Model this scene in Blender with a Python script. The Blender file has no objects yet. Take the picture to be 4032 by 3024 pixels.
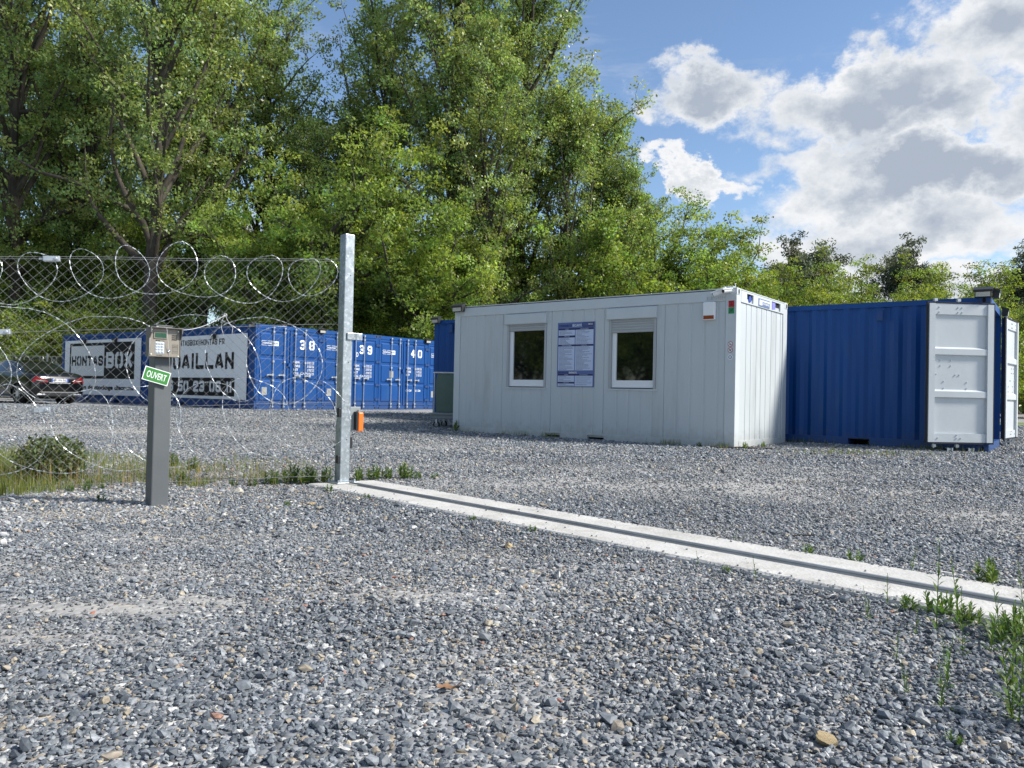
import bpy, math, random
import numpy as np
from mathutils import Vector, Matrix

R = math.radians
rng = np.random.default_rng(7)
random.seed(7)
scene = bpy.context.scene
col = scene.collection

# ------------------------------------------------------------------ camera
CAM_H = 0.78
PITCH, ROLL, FPX = 0.014277, 0.0214, 3045.5
cam_data = bpy.data.cameras.new('camera')
cam = bpy.data.objects.new('camera', cam_data)
col.objects.link(cam)
F = Vector((0, math.cos(PITCH), math.sin(PITCH)))
U0 = Vector((0, -math.sin(PITCH), math.cos(PITCH)))
R0 = Vector((1, 0, 0))
RR = R0 * math.cos(ROLL) + U0 * math.sin(ROLL)
UU = U0 * math.cos(ROLL) - R0 * math.sin(ROLL)
m = Matrix((RR, UU, -F)).transposed().to_4x4()
m.translation = Vector((0, 0, CAM_H))
cam.matrix_world = m
cam_data.sensor_width = 36
cam_data.lens = FPX / 4032 * 36
cam_data.clip_start = 0.05
cam_data.clip_end = 2000
scene.camera = cam

# ------------------------------------------------------------------ light
SUN_AZ = (0.985, -0.176)
SUN_EL = R(40)
world = bpy.data.worlds.new('World')
scene.world = world
world.use_nodes = True
wn, wl = world.node_tree.nodes, world.node_tree.links
wn.clear()


def nd(t, **k):
    n = wn.new(t)
    for a, b in k.items():
        setattr(n, a, b)
    return n


def mth(op, a, b=None, c=None, clamp=False):
    n = nd('ShaderNodeMath', operation=op, use_clamp=clamp)
    for i, v in enumerate((a, b, c)):
        if v is None:
            continue
        if isinstance(v, (int, float)):
            n.inputs[i].default_value = v
        else:
            wl.new(v, n.inputs[i])
    return n.outputs[0]


def mrange(v, a, b, c=0.0, d=1.0, kind='SMOOTHSTEP'):
    n = nd('ShaderNodeMapRange', interpolation_type=kind)
    wl.new(v, n.inputs['Value'])
    n.inputs['From Min'].default_value = a
    n.inputs['From Max'].default_value = b
    n.inputs['To Min'].default_value = c
    n.inputs['To Max'].default_value = d
    return n.outputs['Result']


tc = nd('ShaderNodeTexCoord')
sep = nd('ShaderNodeSeparateXYZ')
wl.new(tc.outputs['Generated'], sep.inputs[0])
az = mth('ARCTAN2', sep.outputs[0], sep.outputs[1])
el = mth('ARCSINE', sep.outputs[2])
az0, el0 = az, el


def wnoise(scale, detail, off, rough=.6):
    mp = nd('ShaderNodeMapping')
    mp.inputs['Location'].default_value = (off, off, off)
    mp.inputs['Scale'].default_value = (1, 1, 1.3)
    wl.new(tc.outputs['Generated'], mp.inputs['Vector'])
    n = nd('ShaderNodeTexNoise')
    n.inputs['Scale'].default_value = scale
    n.inputs['Detail'].default_value = detail
    n.inputs['Roughness'].default_value = rough
    wl.new(mp.outputs[0], n.inputs['Vector'])
    s_ = nd('ShaderNodeSeparateColor')
    wl.new(n.outputs['Color'], s_.inputs[0])
    return s_.outputs


wa = wnoise(7.5, 10, 2.2, .62)
az = mth('ADD', az, mth('MULTIPLY', mth('SUBTRACT', wa[0], .5), .34))
el = mth('ADD', el, mth('MULTIPLY', mth('SUBTRACT', wa[1], .5), .20))


def noise(scale, detail, zs=1.6, off=0.0, rough=0.55):
    mp = nd('ShaderNodeMapping')
    mp.inputs['Scale'].default_value = (1, 1, zs)
    mp.inputs['Location'].default_value = (off, off * 0.7, off * 0.3)
    wl.new(tc.outputs['Generated'], mp.inputs['Vector'])
    n = nd('ShaderNodeTexNoise')
    n.inputs['Scale'].default_value = scale
    n.inputs['Detail'].default_value = detail
    n.inputs['Roughness'].default_value = rough
    wl.new(mp.outputs[0], n.inputs['Vector'])
    return n.outputs['Fac']


def blob(a0, e0, sa, se, k=1.0, tilt=0.0):
    da = mth('SUBTRACT', az, a0)
    de = mth('SUBTRACT', el, e0)
    de = mth('SUBTRACT', de, mth('MULTIPLY', da, tilt))
    da = mth('MULTIPLY', da, 1 / sa)
    de = mth('MULTIPLY', de, 1 / se)
    s = mth('ADD', mth('MULTIPLY', da, da), mth('MULTIPLY', de, de))
    e = mth('EXPONENT', mth('MULTIPLY', s, -1.0))
    return mth('MULTIPLY', e, k) if k != 1 else e


n_big = noise(2.3, 4, 1.8, 3.1)
n_mid = noise(6.5, 9, 1.5, 1.7, 0.6)
n_fine = noise(16, 8, 1.4, 5.3, 0.62)
blobs = [blob(.245, .362, .115, .045), blob(.42, .345, .16, .055, 1.05, .12),
         blob(.60, .39, .13, .085, 1.1), blob(.64, .50, .12, .06, .9, .2),
         blob(.38, .275, .15, .035, .75), blob(.225, .272, .095, .020, .85, -.35),
         blob(.53, .24, .20, .05, 1.15), blob(.48, .18, .24, .055, 1.0),
         blob(.33, .50, .035, .02, .42), blob(.62, .29, .13, .06, 1.0), blob(.50, .315, .12, .05, 1.0), blob(.50, .10, .38, .045, 1.0),
         blob(-.38, .21, .10, .06, .7), blob(-.05, .19, .2, .03, .6)]
mask = blobs[0]
for b_ in blobs[1:]:
    mask = mth('MAXIMUM', mask, b_)
# elsewhere the sky carries on with the same broken cloud
out = mrange(mth('ABSOLUTE', mth('SUBTRACT', az0, .1)), .62, .9)
up = mrange(el0, .56, .75)
out = mth('MAXIMUM', out, up)
gen = mrange(n_big, .42, .66, 0.0, 1.0)
mask = mth('ADD', mth('MULTIPLY', mask, mth('SUBTRACT', 1.0, out)), mth('MULTIPLY', gen, out))
d0 = mth('ADD', mask, mth('MULTIPLY', mth('SUBTRACT', n_mid, .5), 1.0))
d0 = mth('ADD', d0, mth('MULTIPLY', mth('SUBTRACT', n_fine, .5), .45))
dens = mrange(d0, .37, .70)


def shade_noise(dz):
    mp = nd('ShaderNodeMapping')
    mp.inputs['Location'].default_value = (.4 + dz * -.6, .2, .1 - dz)
    mp.inputs['Scale'].default_value = (1, 1, 1.5)
    wl.new(tc.outputs['Generated'], mp.inputs['Vector'])
    n = nd('ShaderNodeTexNoise')
    n.inputs['Scale'].default_value = 8
    n.inputs['Detail'].default_value = 7
    n.inputs['Roughness'].default_value = .58
    wl.new(mp.outputs[0], n.inputs['Vector'])
    return n.outputs['Fac']


relief = mth('SUBTRACT', shade_noise(0.0), shade_noise(.035))
thick = mrange(mth('ADD', d0, mth('MULTIPLY', mth('SUBTRACT', n_big, .5), .8)), .62, 1.25)
# streaks of thin high cloud
thin = mth('MULTIPLY', mrange(noise(4, 8, 5, 9.0, .65), .54, .80), .30)
dens = mth('MAXIMUM', dens, thin)
cr = nd('ShaderNodeValToRGB')
cr.color_ramp.elements[0].position = 0.0
cr.color_ramp.elements[0].color = (.95, .96, .98, 1)
cr.color_ramp.elements[1].position = 1.0
cr.color_ramp.elements[1].color = (.44, .50, .60, 1)
e_ = cr.color_ramp.elements.new(.35)
e_.color = (.74, .78, .83, 1)
lum = mth('ADD', mth('ADD', mth('MULTIPLY', thick, 1.1), .08), mth('MULTIPLY', relief, 1.7))
wl.new(lum, cr.inputs[0])
sky = nd('ShaderNodeTexSky', sky_type='NISHITA')
sky.sun_disc = False
sky.sun_elevation = SUN_EL
sky.sun_rotation = math.atan2(SUN_AZ[0], SUN_AZ[1])
sky.air_density = 1.0
sky.dust_density = 0.4
sky.ozone_density = 3.0
bg_sky = nd('ShaderNodeBackground')
bg_sky.inputs['Strength'].default_value = 0.13
wl.new(sky.outputs[0], bg_sky.inputs[0])
bg_cl = nd('ShaderNodeBackground')
bg_cl.inputs['Strength'].default_value = 0.72
wl.new(cr.outputs[0], bg_cl.inputs[0])
mix = nd('ShaderNodeMixShader')
wl.new(dens, mix.inputs[0])
wl.new(bg_sky.outputs[0], mix.inputs[1])
wl.new(bg_cl.outputs[0], mix.inputs[2])
wo = nd('ShaderNodeOutputWorld')
wl.new(mix.outputs[0], wo.inputs[0])

sun_data = bpy.data.lights.new('sun', 'SUN')
sun = bpy.data.objects.new('sun', sun_data)
col.objects.link(sun)
sun_data.energy = 4.9
sun_data.angle = R(9)      # thin cloud over the sun: soft shadows
sun_data.color = (1.0, 0.95, 0.86)
sd = Vector((SUN_AZ[0] * math.cos(SUN_EL), SUN_AZ[1] * math.cos(SUN_EL), math.sin(SUN_EL)))
sun.rotation_euler = sd.to_track_quat('Z', 'Y').to_euler()
sun.location = (20, 0, 30)

vs = scene.view_settings
vs.view_transform = 'Standard'
vs.look = 'None'
vs.exposure = 0.45
vs.gamma = 1.0
vs.use_curve_mapping = False
scene.cycles.max_bounces = 6
scene.cycles.transparent_max_bounces = 6
scene.cycles.diffuse_bounces = 3


# ------------------------------------------------------------------ materials
def mat(name, c, rough=0.6, metal=0.0, spec=0.5, var=0.0, vscale=4.0, bump=0.0, bscale=60.0, c2=None, c2lo=.5, c2hi=.7, coat=0.0, vz=1.0, splash=None, spots=None):
    """plain surface with a little uneven colour, an optional second colour in patches and fine relief"""
    mm = bpy.data.materials.new(name)
    mm.use_nodes = True
    n, l = mm.node_tree.nodes, mm.node_tree.links
    p = n['Principled BSDF']
    p.inputs['Roughness'].default_value = rough
    p.inputs['Metallic'].default_value = metal
    p.inputs['Specular IOR Level'].default_value = spec
    p.inputs['Coat Weight'].default_value = coat
    p.inputs['Base Color'].default_value = (*c, 1)
    if var or c2 or bump:
        t = n.new('ShaderNodeTexCoord')
        mp = n.new('ShaderNodeMapping')
        mp.inputs['Scale'].default_value = (1, 1, vz)
        l.new(t.outputs['Object'], mp.inputs[0])
    if var or c2:
        nz = n.new('ShaderNodeTexNoise')
        nz.inputs['Scale'].default_value = vscale
        nz.inputs['Detail'].default_value = 7
        nz.inputs['Roughness'].default_value = .62
        l.new(mp.outputs[0], nz.inputs['Vector'])
        mr = n.new('ShaderNodeMapRange')
        mr.inputs['From Min'].default_value = .3
        mr.inputs['From Max'].default_value = .7
        mr.inputs['To Min'].default_value = 1 - var
        mr.inputs['To Max'].default_value = 1 + var
        l.new(nz.outputs['Fac'], mr.inputs[0])
        vm = n.new('ShaderNodeVectorMath')
        vm.operation = 'SCALE'
        vm.inputs[0].default_value = c
        l.new(mr.outputs[0], vm.inputs['Scale'])
        outc = vm.outputs[0]
        if c2:
            m2 = n.new('ShaderNodeMapRange')
            m2.inputs['From Min'].default_value = c2lo
            m2.inputs['From Max'].default_value = c2hi
            nz2 = n.new('ShaderNodeTexNoise')
            nz2.inputs['Scale'].default_value = vscale * 2.3
            nz2.inputs['Detail'].default_value = 9
            nz2.inputs['Roughness'].default_value = .7
            l.new(mp.outputs[0], nz2.inputs['Vector'])
            l.new(nz2.outputs['Fac'], m2.inputs[0])
            mx = n.new('ShaderNodeMix')
            mx.data_type = 'RGBA'
            l.new(m2.outputs[0], mx.inputs[0])
            l.new(outc, mx.inputs[6])
            mx.inputs[7].default_value = (*c2, 1)
            outc = mx.outputs[2]
        if splash or spots:
            def ramp_mix(fac, c, outc):
                q = n.new('ShaderNodeMix')
                q.data_type = 'RGBA'
                l.new(fac, q.inputs[0])
                l.new(outc, q.inputs[6])
                q.inputs[7].default_value = (*c, 1)
                return q.outputs[2]
        if spots:        # rust and scuffs
            nz3 = n.new('ShaderNodeTexNoise')
            nz3.inputs['Scale'].default_value = 9
            nz3.inputs['Detail'].default_value = 10
            nz3.inputs['Roughness'].default_value = .75
            l.new(t.outputs['Object'], nz3.inputs['Vector'])
            m3 = n.new('ShaderNodeMapRange')
            m3.inputs['From Min'].default_value = .66
            m3.inputs['From Max'].default_value = .74
            m3.inputs['To Max'].default_value = .75
            l.new(nz3.outputs['Fac'], m3.inputs[0])
            outc = ramp_mix(m3.outputs[0], spots, outc)
        if splash:       # mud thrown up on the lowest hand's breadth of the wall
            sz = n.new('ShaderNodeSeparateXYZ')
            l.new(t.outputs['Object'], sz.inputs[0])
            nz4 = n.new('ShaderNodeTexNoise')
            nz4.inputs['Scale'].default_value = 7
            nz4.inputs['Detail'].default_value = 9
            nz4.inputs['Roughness'].default_value = .7
            l.new(t.outputs['Object'], nz4.inputs['Vector'])
            ad = n.new('ShaderNodeMath')
            ad.operation = 'MULTIPLY_ADD'
            l.new(nz4.outputs['Fac'], ad.inputs[0])
            ad.inputs[1].default_value = -.75
            l.new(sz.outputs[2], ad.inputs[2])
            m4 = n.new('ShaderNodeMapRange')
            m4.inputs['From Min'].default_value = -.36
            m4.inputs['From Max'].default_value = -.08
            m4.inputs['To Min'].default_value = .42
            m4.inputs['To Max'].default_value = 0
            l.new(ad.outputs[0], m4.inputs[0])
            outc = ramp_mix(m4.outputs[0], splash, outc)
        l.new(outc, p.inputs['Base Color'])
        rr = n.new('ShaderNodeMapRange')
        rr.inputs['To Min'].default_value = max(0, rough - .1)
        rr.inputs['To Max'].default_value = min(1, rough + .12)
        l.new(nz.outputs['Fac'], rr.inputs[0])
        l.new(rr.outputs[0], p.inputs['Roughness'])
    if bump:
        bz = n.new('ShaderNodeTexNoise')
        bz.inputs['Scale'].default_value = bscale
        bz.inputs['Detail'].default_value = 6
        l.new(mp.outputs[0], bz.inputs['Vector'])
        b = n.new('ShaderNodeBump')
        b.inputs['Strength'].default_value = bump
        b.inputs['Distance'].default_value = .01
        l.new(bz.outputs['Fac'], b.inputs['Height'])
        l.new(b.outputs[0], p.inputs['Normal'])
    return mm


M = {}
M['office'] = mat('office_paint', (.50, .54, .56), .42, splash=(.25, .235, .205), spots=(.33, .33, .31), var=.05, vscale=.8, c2=(.36, .375, .37), c2lo=.52, c2hi=.85, vz=.16, bump=.05, bscale=3)
M['office_trim'] = mat('office_trim_paint', (.53, .57, .59), .4, splash=(.25, .235, .205), spots=(.30, .24, .18), var=.05, vscale=1.5, c2=(.33, .30, .26), c2lo=.68, c2hi=.85)
M['shutter'] = mat('shutter_grey', (.38, .40, .41), .45, var=.03, vscale=2)
M['blue'] = mat('container_blue', (.004, .060, .235), .45, spec=.3, splash=(.06, .075, .12), spots=(.05, .04, .07), var=.13, vscale=1.6, c2=(.020, .080, .20), c2lo=.54, c2hi=.80, vz=.18, bump=.12, bscale=2.2)
M['blue_pale'] = mat('container_blue_light', (.03, .17, .50), .4, var=.08, vscale=2)
M['white_paint'] = mat('door_inside_white', (.50, .535, .56), .45, spots=(.36, .34, .31), var=.05, vscale=1.6, c2=(.45, .47, .48), c2lo=.6, c2hi=.85, bump=.1, bscale=3)
M['pvc'] = mat('window_frame_white', (.78, .80, .82), .3)
M['banner'] = mat('banner_board_white', (.80, .82, .85), .45, var=.04, vscale=1.1)
M['ink'] = mat('printed_black', (.008, .009, .012), .6, spec=.2)
M['board_print'] = mat('printed_white', (.68, .70, .72), .5)
M['stencil_white'] = mat('stencil_white', (.72, .75, .78), .6)
M['black'] = mat('black_plastic', (.015, .016, .018), .45)
M['rubber'] = mat('rubber_seal', (.012, .012, .012), .7)
M['dark'] = mat('dark_recess', (.01, .01, .012), .9)  # near-black standing in for the shade inside holes and pockets
M['galv'] = mat('galvanised_steel', (.33, .37, .40), .42, metal=.75, var=.20, vscale=16, c2=(.50, .54, .57), c2lo=.52, c2hi=.62, bump=.05, bscale=30)
M['wire'] = mat('fence_wire', (.30, .31, .31), .45, metal=.3)
M['razor'] = mat('razor_steel', (.62, .65, .68), .38, metal=.7)
M['zinc'] = mat('zinc_rod', (.52, .55, .58), .38, metal=.7, var=.1, vscale=12)
M['pillar'] = mat('pillar_paint', (.095, .105, .112), .5, var=.06, vscale=5, bump=.08, bscale=220)
M['keybox'] = mat('keypad_housing', (.26, .235, .20), .42, metal=.25, var=.05, vscale=20)
M['keybox_dark'] = mat('keypad_hood', (.13, .125, .115), .45, metal=.2, var=.05, vscale=20)
M['lcd'] = mat('lcd_green', (.008, .07, .035), .15)
M['keys'] = mat('key_pad_silver', (.55, .60, .66), .35, metal=.3)
M['chrome'] = mat('chrome', (.8, .8, .82), .12, metal=1)
M['green'] = mat('sign_green', (.03, .20, .03), .45)
M['white'] = mat('plain_white', (.80, .82, .83), .45)
M['red'] = mat('sticker_red', (.45, .015, .02), .5)
M['st_green'] = mat('sticker_green', (.01, .25, .08), .5)
M['orange'] = mat('orange_plastic', (.85, .16, .01), .4)
M['amber'] = mat('amber_lens', (.28, .05, .01), .2)
M['poster'] = mat('poster_blue', (.10, .15, .36), .4)
M['navy'] = mat('poster_navy', (.012, .015, .10), .4)
M['poster_white'] = mat('poster_panel', (.50, .58, .76), .45)
M['poster_text'] = mat('poster_text_grey', (.10, .12, .20), .5)
M['concrete'] = mat('concrete', (.51, .50, .475), .85, var=.13, vscale=2.2, c2=(.30, .285, .25), c2lo=.48, c2hi=.80, spots=(.20, .19, .17), bump=.5, bscale=70)
M['steel'] = mat('rail_steel', (.36, .37, .38), .5, metal=.2, var=.15, vscale=9)
M['glass_dark'] = mat('dark_room_glass', (.004, .006, .006), .03, spec=.6)  # opaque black: the unlit room behind is put into the pane colour
M['badge'] = mat('badge_blue_grey', (.12, .17, .30), .35)
M['badge_blue'] = mat('badge_blue', (.02, .06, .35), .35)
M['lamp_lens'] = mat('lamp_lens', (.45, .45, .40), .2)
M['placard'] = mat('grey_placard', (.30, .30, .28), .6, var=.15, vscale=20)
M['bag'] = mat('trolley_canvas', (.10, .15, .125), .85, var=.10, vscale=6, bump=.3, bscale=14)
M['grey_plastic'] = mat('trolley_grey', (.22, .25, .26), .5)
M['bark'] = mat('bark', (.062, .052, .042), .9, var=.35, vscale=3, c2=(.12, .11, .09), c2lo=.5, c2hi=.75, bump=1.0, bscale=14, vz=.35)
M['carpaint'] = mat('car_black', (.003, .0035, .004), .22, spec=.4, coat=.5)
M['carglass'] = mat('car_glass', (.012, .015, .014), .04, spec=.8)
M['tail'] = mat('tail_lamp_red', (.20, .006, .008), .15, coat=.8)
M['plate'] = mat('plate_white', (.72, .74, .78), .4)
M['plate_blue'] = mat('plate_blue', (.02, .07, .40), .4)
M['cord'] = mat('white_cord', (.72, .72, .72), .7)
M['leaf_brown'] = mat('dead_leaf', (.22, .12, .06), .7, var=.2, vscale=30)
M['brick'] = mat('brick_chip', (.30, .12, .08), .8, var=.2, vscale=40)
M['limestone'] = mat('pale_rock', (.52, .49, .42), .8, var=.15, vscale=30, bump=.6, bscale=90)
M['tanrock'] = mat('tan_rock', (.48, .37, .21), .8, var=.15, vscale=30, bump=.6, bscale=90)
M['ply'] = mat('old_board', (.10, .08, .065), .8, var=.2, vscale=12)


def foliage_mat(name, c, trans=.38, rough=.5):
    mm = bpy.data.materials.new(name)
    mm.use_nodes = True
    n, l = mm.node_tree.nodes, mm.node_tree.links
    p = n['Principled BSDF']
    at = n.new('ShaderNodeAttribute')
    at.attribute_name = 'tint'
    mu = n.new('ShaderNodeMix')
    mu.data_type = 'RGBA'
    mu.blend_type = 'MULTIPLY'
    mu.inputs[0].default_value = 1
    l.new(at.outputs['Color'], mu.inputs[6])
    mu.inputs[7].default_value = (*c, 1)
    l.new(mu.outputs[2], p.inputs['Base Color'])
    p.inputs['Roughness'].default_value = rough
    p.inputs['Specular IOR Level'].default_value = .45
    tr = n.new('ShaderNodeBsdfTranslucent')
    m2 = n.new('ShaderNodeMix')
    m2.data_type = 'RGBA'
    m2.blend_type = 'MULTIPLY'
    m2.inputs[0].default_value = 1
    l.new(mu.outputs[2], m2.inputs[6])
    m2.inputs[7].default_value = (1.5, 1.55, .7, 1)
    l.new(m2.outputs[2], tr.inputs[0])
    ms = n.new('ShaderNodeMixShader')
    ms.inputs[0].default_value = trans
    l.new(p.outputs[0], ms.inputs[1])
    l.new(tr.outputs[0], ms.inputs[2])
    l.new(ms.outputs[0], n['Material Output'].inputs[0])
    return mm


M['poplar_leaf'] = foliage_mat('poplar_leaves', (.235, .30, .115), .45, .38)
M['oak_leaf'] = foliage_mat('oak_leaves', (.215, .285, .072), .5, .45)
M['bright_leaf'] = foliage_mat('spring_leaves', (.21, .265, .055), .42, .5)
M['pine_leaf'] = foliage_mat('pine_needles', (.12, .14, .095), .2, .7)
M['dark_leaf'] = foliage_mat('wood_leaves', (.12, .18, .05), .3, .55)
M['grass'] = foliage_mat('grass_blades', (.15, .21, .05), .3, .6)
M['drygrass'] = foliage_mat('dry_stalks', (.34, .28, .15), .2, .7)
M['weed'] = foliage_mat('weed_leaves', (.10, .165, .04), .35, .5)
M['bush'] = foliage_mat('bush_leaves', (.12, .15, .055), .25, .4)


# ------------------------------------------------------------------ mesh helpers
class MB:
    def __init__(s):
        s.v, s.f = [], []

    def add(s, vs_, fs):
        k = len(s.v)
        s.v += [tuple(map(float, p)) for p in vs_]
        s.f += [tuple(i + k for i in f) for f in fs]
        return s

    def box(s, x0, x1, y0, y1, z0, z1):
        return s.add([(x0, y0, z0), (x1, y0, z0), (x1, y1, z0), (x0, y1, z0), (x0, y0, z1), (x1, y0, z1), (x1, y1, z1), (x0, y1, z1)],
                     [(0, 3, 2, 1), (4, 5, 6, 7), (0, 1, 5, 4), (1, 2, 6, 5), (2, 3, 7, 6), (3, 0, 4, 7)])

    def prism(s, poly, y0, y1, ax='y'):
        """closed polygon in the other two axes, extruded along ax"""
        n = len(poly)
        mk = {'y': lambda a, b, t: (a, t, b), 'x': lambda a, b, t: (t, a, b), 'z': lambda a, b, t: (a, b, t)}[ax]
        v = [mk(a, b, y0) for a, b in poly] + [mk(a, b, y1) for a, b in poly]
        f = [tuple(range(n)), tuple(range(2 * n - 1, n - 1, -1))]
        for i in range(n):
            j = (i + 1) % n
            f.append((i, i + n, j + n, j))
        return s.add(v, f)

    def tube(s, path, r, sides=6, cap=True):
        path = [Vector(p) for p in path]
        n = len(path)
        rs = r if hasattr(r, '__len__') else [r] * n
        v, f = [], []
        up_ = Vector((.13, .27, .95)).normalized()
        for i, p in enumerate(path):
            t = (path[min(i + 1, n - 1)] - path[max(i - 1, 0)])
            t = t.normalized() if t.length > 1e-9 else Vector((0, 0, 1))
            a = t.cross(up_)
            if a.length < .05:
                a = t.cross(Vector((1, 0, 0)))
            a.normalize()
            b = t.cross(a)
            for k in range(sides):
                q = 2 * math.pi * k / sides
                v.append(p + (a * math.cos(q) + b * math.sin(q)) * rs[i])
        for i in range(n - 1):
            for k in range(sides):
                k2 = (k + 1) % sides
                f.append((i * sides + k, i * sides + k2, (i + 1) * sides + k2, (i + 1) * sides + k))
        if cap:
            f.append(tuple(range(sides))[::-1])
            f.append(tuple(range((n - 1) * sides, n * sides)))
        return s.add(v, f)

    def cyl(s, c, r, h, ax='z', sides=14, r2=None):
        r2 = r if r2 is None else r2
        c = Vector(c)
        d = {'x': Vector((1, 0, 0)), 'y': Vector((0, 1, 0)), 'z': Vector((0, 0, 1))}[ax]
        a = {'x': Vector((0, 1, 0)), 'y': Vector((0, 0, 1)), 'z': Vector((1, 0, 0))}[ax]
        b = d.cross(a)
        v = []
        for k, rad in ((0, r), (1, r2)):
            for i in range(sides):
                q = 2 * math.pi * i / sides
                v.append(c + d * (h * k) + (a * math.cos(q) + b * math.sin(q)) * rad)
        f = [(i, (i + 1) % sides, sides + (i + 1) % sides, sides + i) for i in range(sides)]
        f += [tuple(range(sides))[::-1], tuple(range(sides, 2 * sides))]
        return s.add(v, f)

    def mesh(s, name, m_, smooth=False):
        me = bpy.data.meshes.new(name)
        me.from_pydata(s.v, [], s.f)
        me.materials.append(m_)
        if smooth:
            me.polygons.foreach_set('use_smooth', [True] * len(me.polygons))
        me.update()
        return me


def link(name, me, parent=None, loc=(0, 0, 0), rot=0.0, label=None, kind=None, bevel=0.0):
    o = bpy.data.objects.new(name, me)
    col.objects.link(o)
    o.location = loc
    o.rotation_euler = rot if hasattr(rot, '__len__') else (0, 0, rot)
    if parent is not None:
        o.parent = parent
    if label:
        o['label'] = label
    if kind:
        o['kind'] = kind
    if bevel:
        b = o.modifiers.new('bevel', 'BEVEL')
        b.width = bevel
        b.segments = 2
        b.limit_method = 'ANGLE'
    return o


def thing(name, label, cat, loc=(0, 0, 0), rot=0.0, group=None):
    o = bpy.data.objects.new(name, None)
    col.objects.link(o)
    o.empty_display_size = .1
    o.location = loc
    o.rotation_euler = rot if hasattr(rot, '__len__') else (0, 0, rot)
    o['label'] = label
    o['category'] = cat
    if group:
        o['group'] = group
    return o


def tag(o, label, cat, group=None, kind=None):
    o['label'] = label
    o['category'] = cat
    if group:
        o['group'] = group
    if kind:
        o['kind'] = kind
    return o


def copy_tree(o, parent=None):
    c = o.copy()
    col.objects.link(c)
    c.parent = parent
    for ch in list(o.children):
        copy_tree(ch, c)
    return c


_text = {}


def text_mesh(body, w, h, m_, bold=.02, stencil=0):
    key = (body, round(w, 3), round(h, 3), m_.name, stencil)
    if key in _text:
        return _text[key]
    cu = bpy.data.curves.new('text', 'FONT')
    cu.body = body
    cu.size = 1
    cu.offset = bold
    cu.resolution_u = 3
    cu.space_line = .95
    ob = bpy.data.objects.new('text_source', cu)
    col.objects.link(ob)
    bpy.context.view_layer.update()
    dg = bpy.context.evaluated_depsgraph_get()
    me = bpy.data.meshes.new_from_object(ob.evaluated_get(dg))
    bpy.data.objects.remove(ob)
    bpy.data.curves.remove(cu)
    v = np.empty(len(me.vertices) * 3)
    me.vertices.foreach_get('co', v)
    v = v.reshape(-1, 3)
    lo, hi = v.min(0), v.max(0)
    s = (v - lo) / np.maximum(hi - lo, 1e-6)
    q = np.zeros_like(v)
    q[:, 0] = s[:, 0] * w
    q[:, 2] = s[:, 1] * h
    me.vertices.foreach_set('co', q.ravel())
    me.materials.clear()
    me.materials.append(m_)
    me.update()
    _text[key] = me
    return me


GL = {'H': [[(0, 0), (0, 1)], [(1, 0), (1, 1)], [(0, .5), (1, .5)]], 'O': [[(.40, 1), (.2, 1), (0, .85), (0, .15), (.2, 0), (.40, 0)], [(.60, 1), (.8, 1), (1, .85), (1, .15), (.8, 0), (.60, 0)]],
      'N': [[(0, 0), (0, 1)], [(.0, .92), (1.0, .08)], [(1, 0), (1, 1)]], 'T': [[(.5, 0), (.5, 1)], [(0, 1), (1, 1)]], 'A': [[(0, 0), (.40, 1)], [(.58, 1), (1, 0)], [(.22, .28), (.80, .28)]],
      'S': [[(1, .78), (1, .88), (.8, 1), (.2, 1), (0, .86), (0, .66), (.2, .53), (.8, .47), (1, .34), (1, .14), (.8, 0), (.2, 0), (0, .12), (0, .22)]],
      'B': [[(0, 0), (0, 1)], [(.22, 1), (.8, 1), (1, .87), (1, .64), (.8, .52), (.22, .52)], [(.8, .48), (1, .36), (1, .13), (.8, 0), (.22, 0)]], 'X': [[(0, 0), (1, 1)], [(0, 1), (.40, .60)], [(.60, .40), (1, 0)]],
      'R': [[(0, 0), (0, 1)], [(.2, 1), (.8, 1), (1, .87), (1, .6), (.8, .47), (.2, .47)], [(.5, .42), (1, 0)]], 'I': [[(.5, 0), (.5, 1)]], '1': [[(.15, .86), (.5, 1), (.5, 0)]], 'L': [[(0, 1), (0, 0), (1, 0)]],
      'D': [[(0, 0), (0, 1)], [(.22, 1), (.75, 1), (1, .82), (1, .18), (.75, 0), (.22, 0)]], 'F': [[(0, 0), (0, 1), (1, 1)], [(0, .52), (.8, .52)]], '.': [[(.4, 0), (.6, 0)]],
      '@': [[(.75, .3), (.35, .3), (.35, .7), (.75, .7), (.75, .25), (1, .25), (1, .85), (.8, 1), (.2, 1), (0, .85), (0, .15), (.2, 0), (.9, 0)]],
      '2': [[(0, .78), (0, .88), (.2, 1), (.8, 1), (1, .87), (1, .62), (0, .16), (0, 0), (1, 0)]], '3': [[(0, .86), (.2, 1), (.8, 1), (1, .87), (1, .63), (.8, .5), (.35, .5)], [(.8, .5), (1, .37), (1, .13), (.8, 0), (.2, 0), (0, .14)]],
      '4': [[(.72, 0), (.72, 1), (0, .32), (1, .32)]], '5': [[(1, 1), (0, 1), (0, .56), (.8, .56), (1, .43), (1, .14), (.8, 0), (.2, 0), (0, .12)]], '6': [[(1, .86), (.8, 1), (.2, 1), (0, .85), (0, .15), (.2, 0), (.8, 0), (1, .15), (1, .40), (.8, .54), (.1, .54)]],
      '8': [[(.40, 1), (.2, 1), (0, .87), (0, .64), (.2, .52), (.40, .52)], [(.60, 1), (.8, 1), (1, .87), (1, .64), (.8, .52), (.60, .52)], [(.40, .48), (.2, .48), (0, .36), (0, .13), (.2, 0), (.40, 0)], [(.60, .48), (.8, .48), (1, .36), (1, .13), (.8, 0), (.60, 0)]],
      '9': [[(0, .14), (.2, 0), (.8, 0), (1, .15), (1, .85), (.8, 1), (.2, 1), (0, .85), (0, .60), (.2, .46), (.9, .46)]]}
GL['0'] = GL['O']


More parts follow.
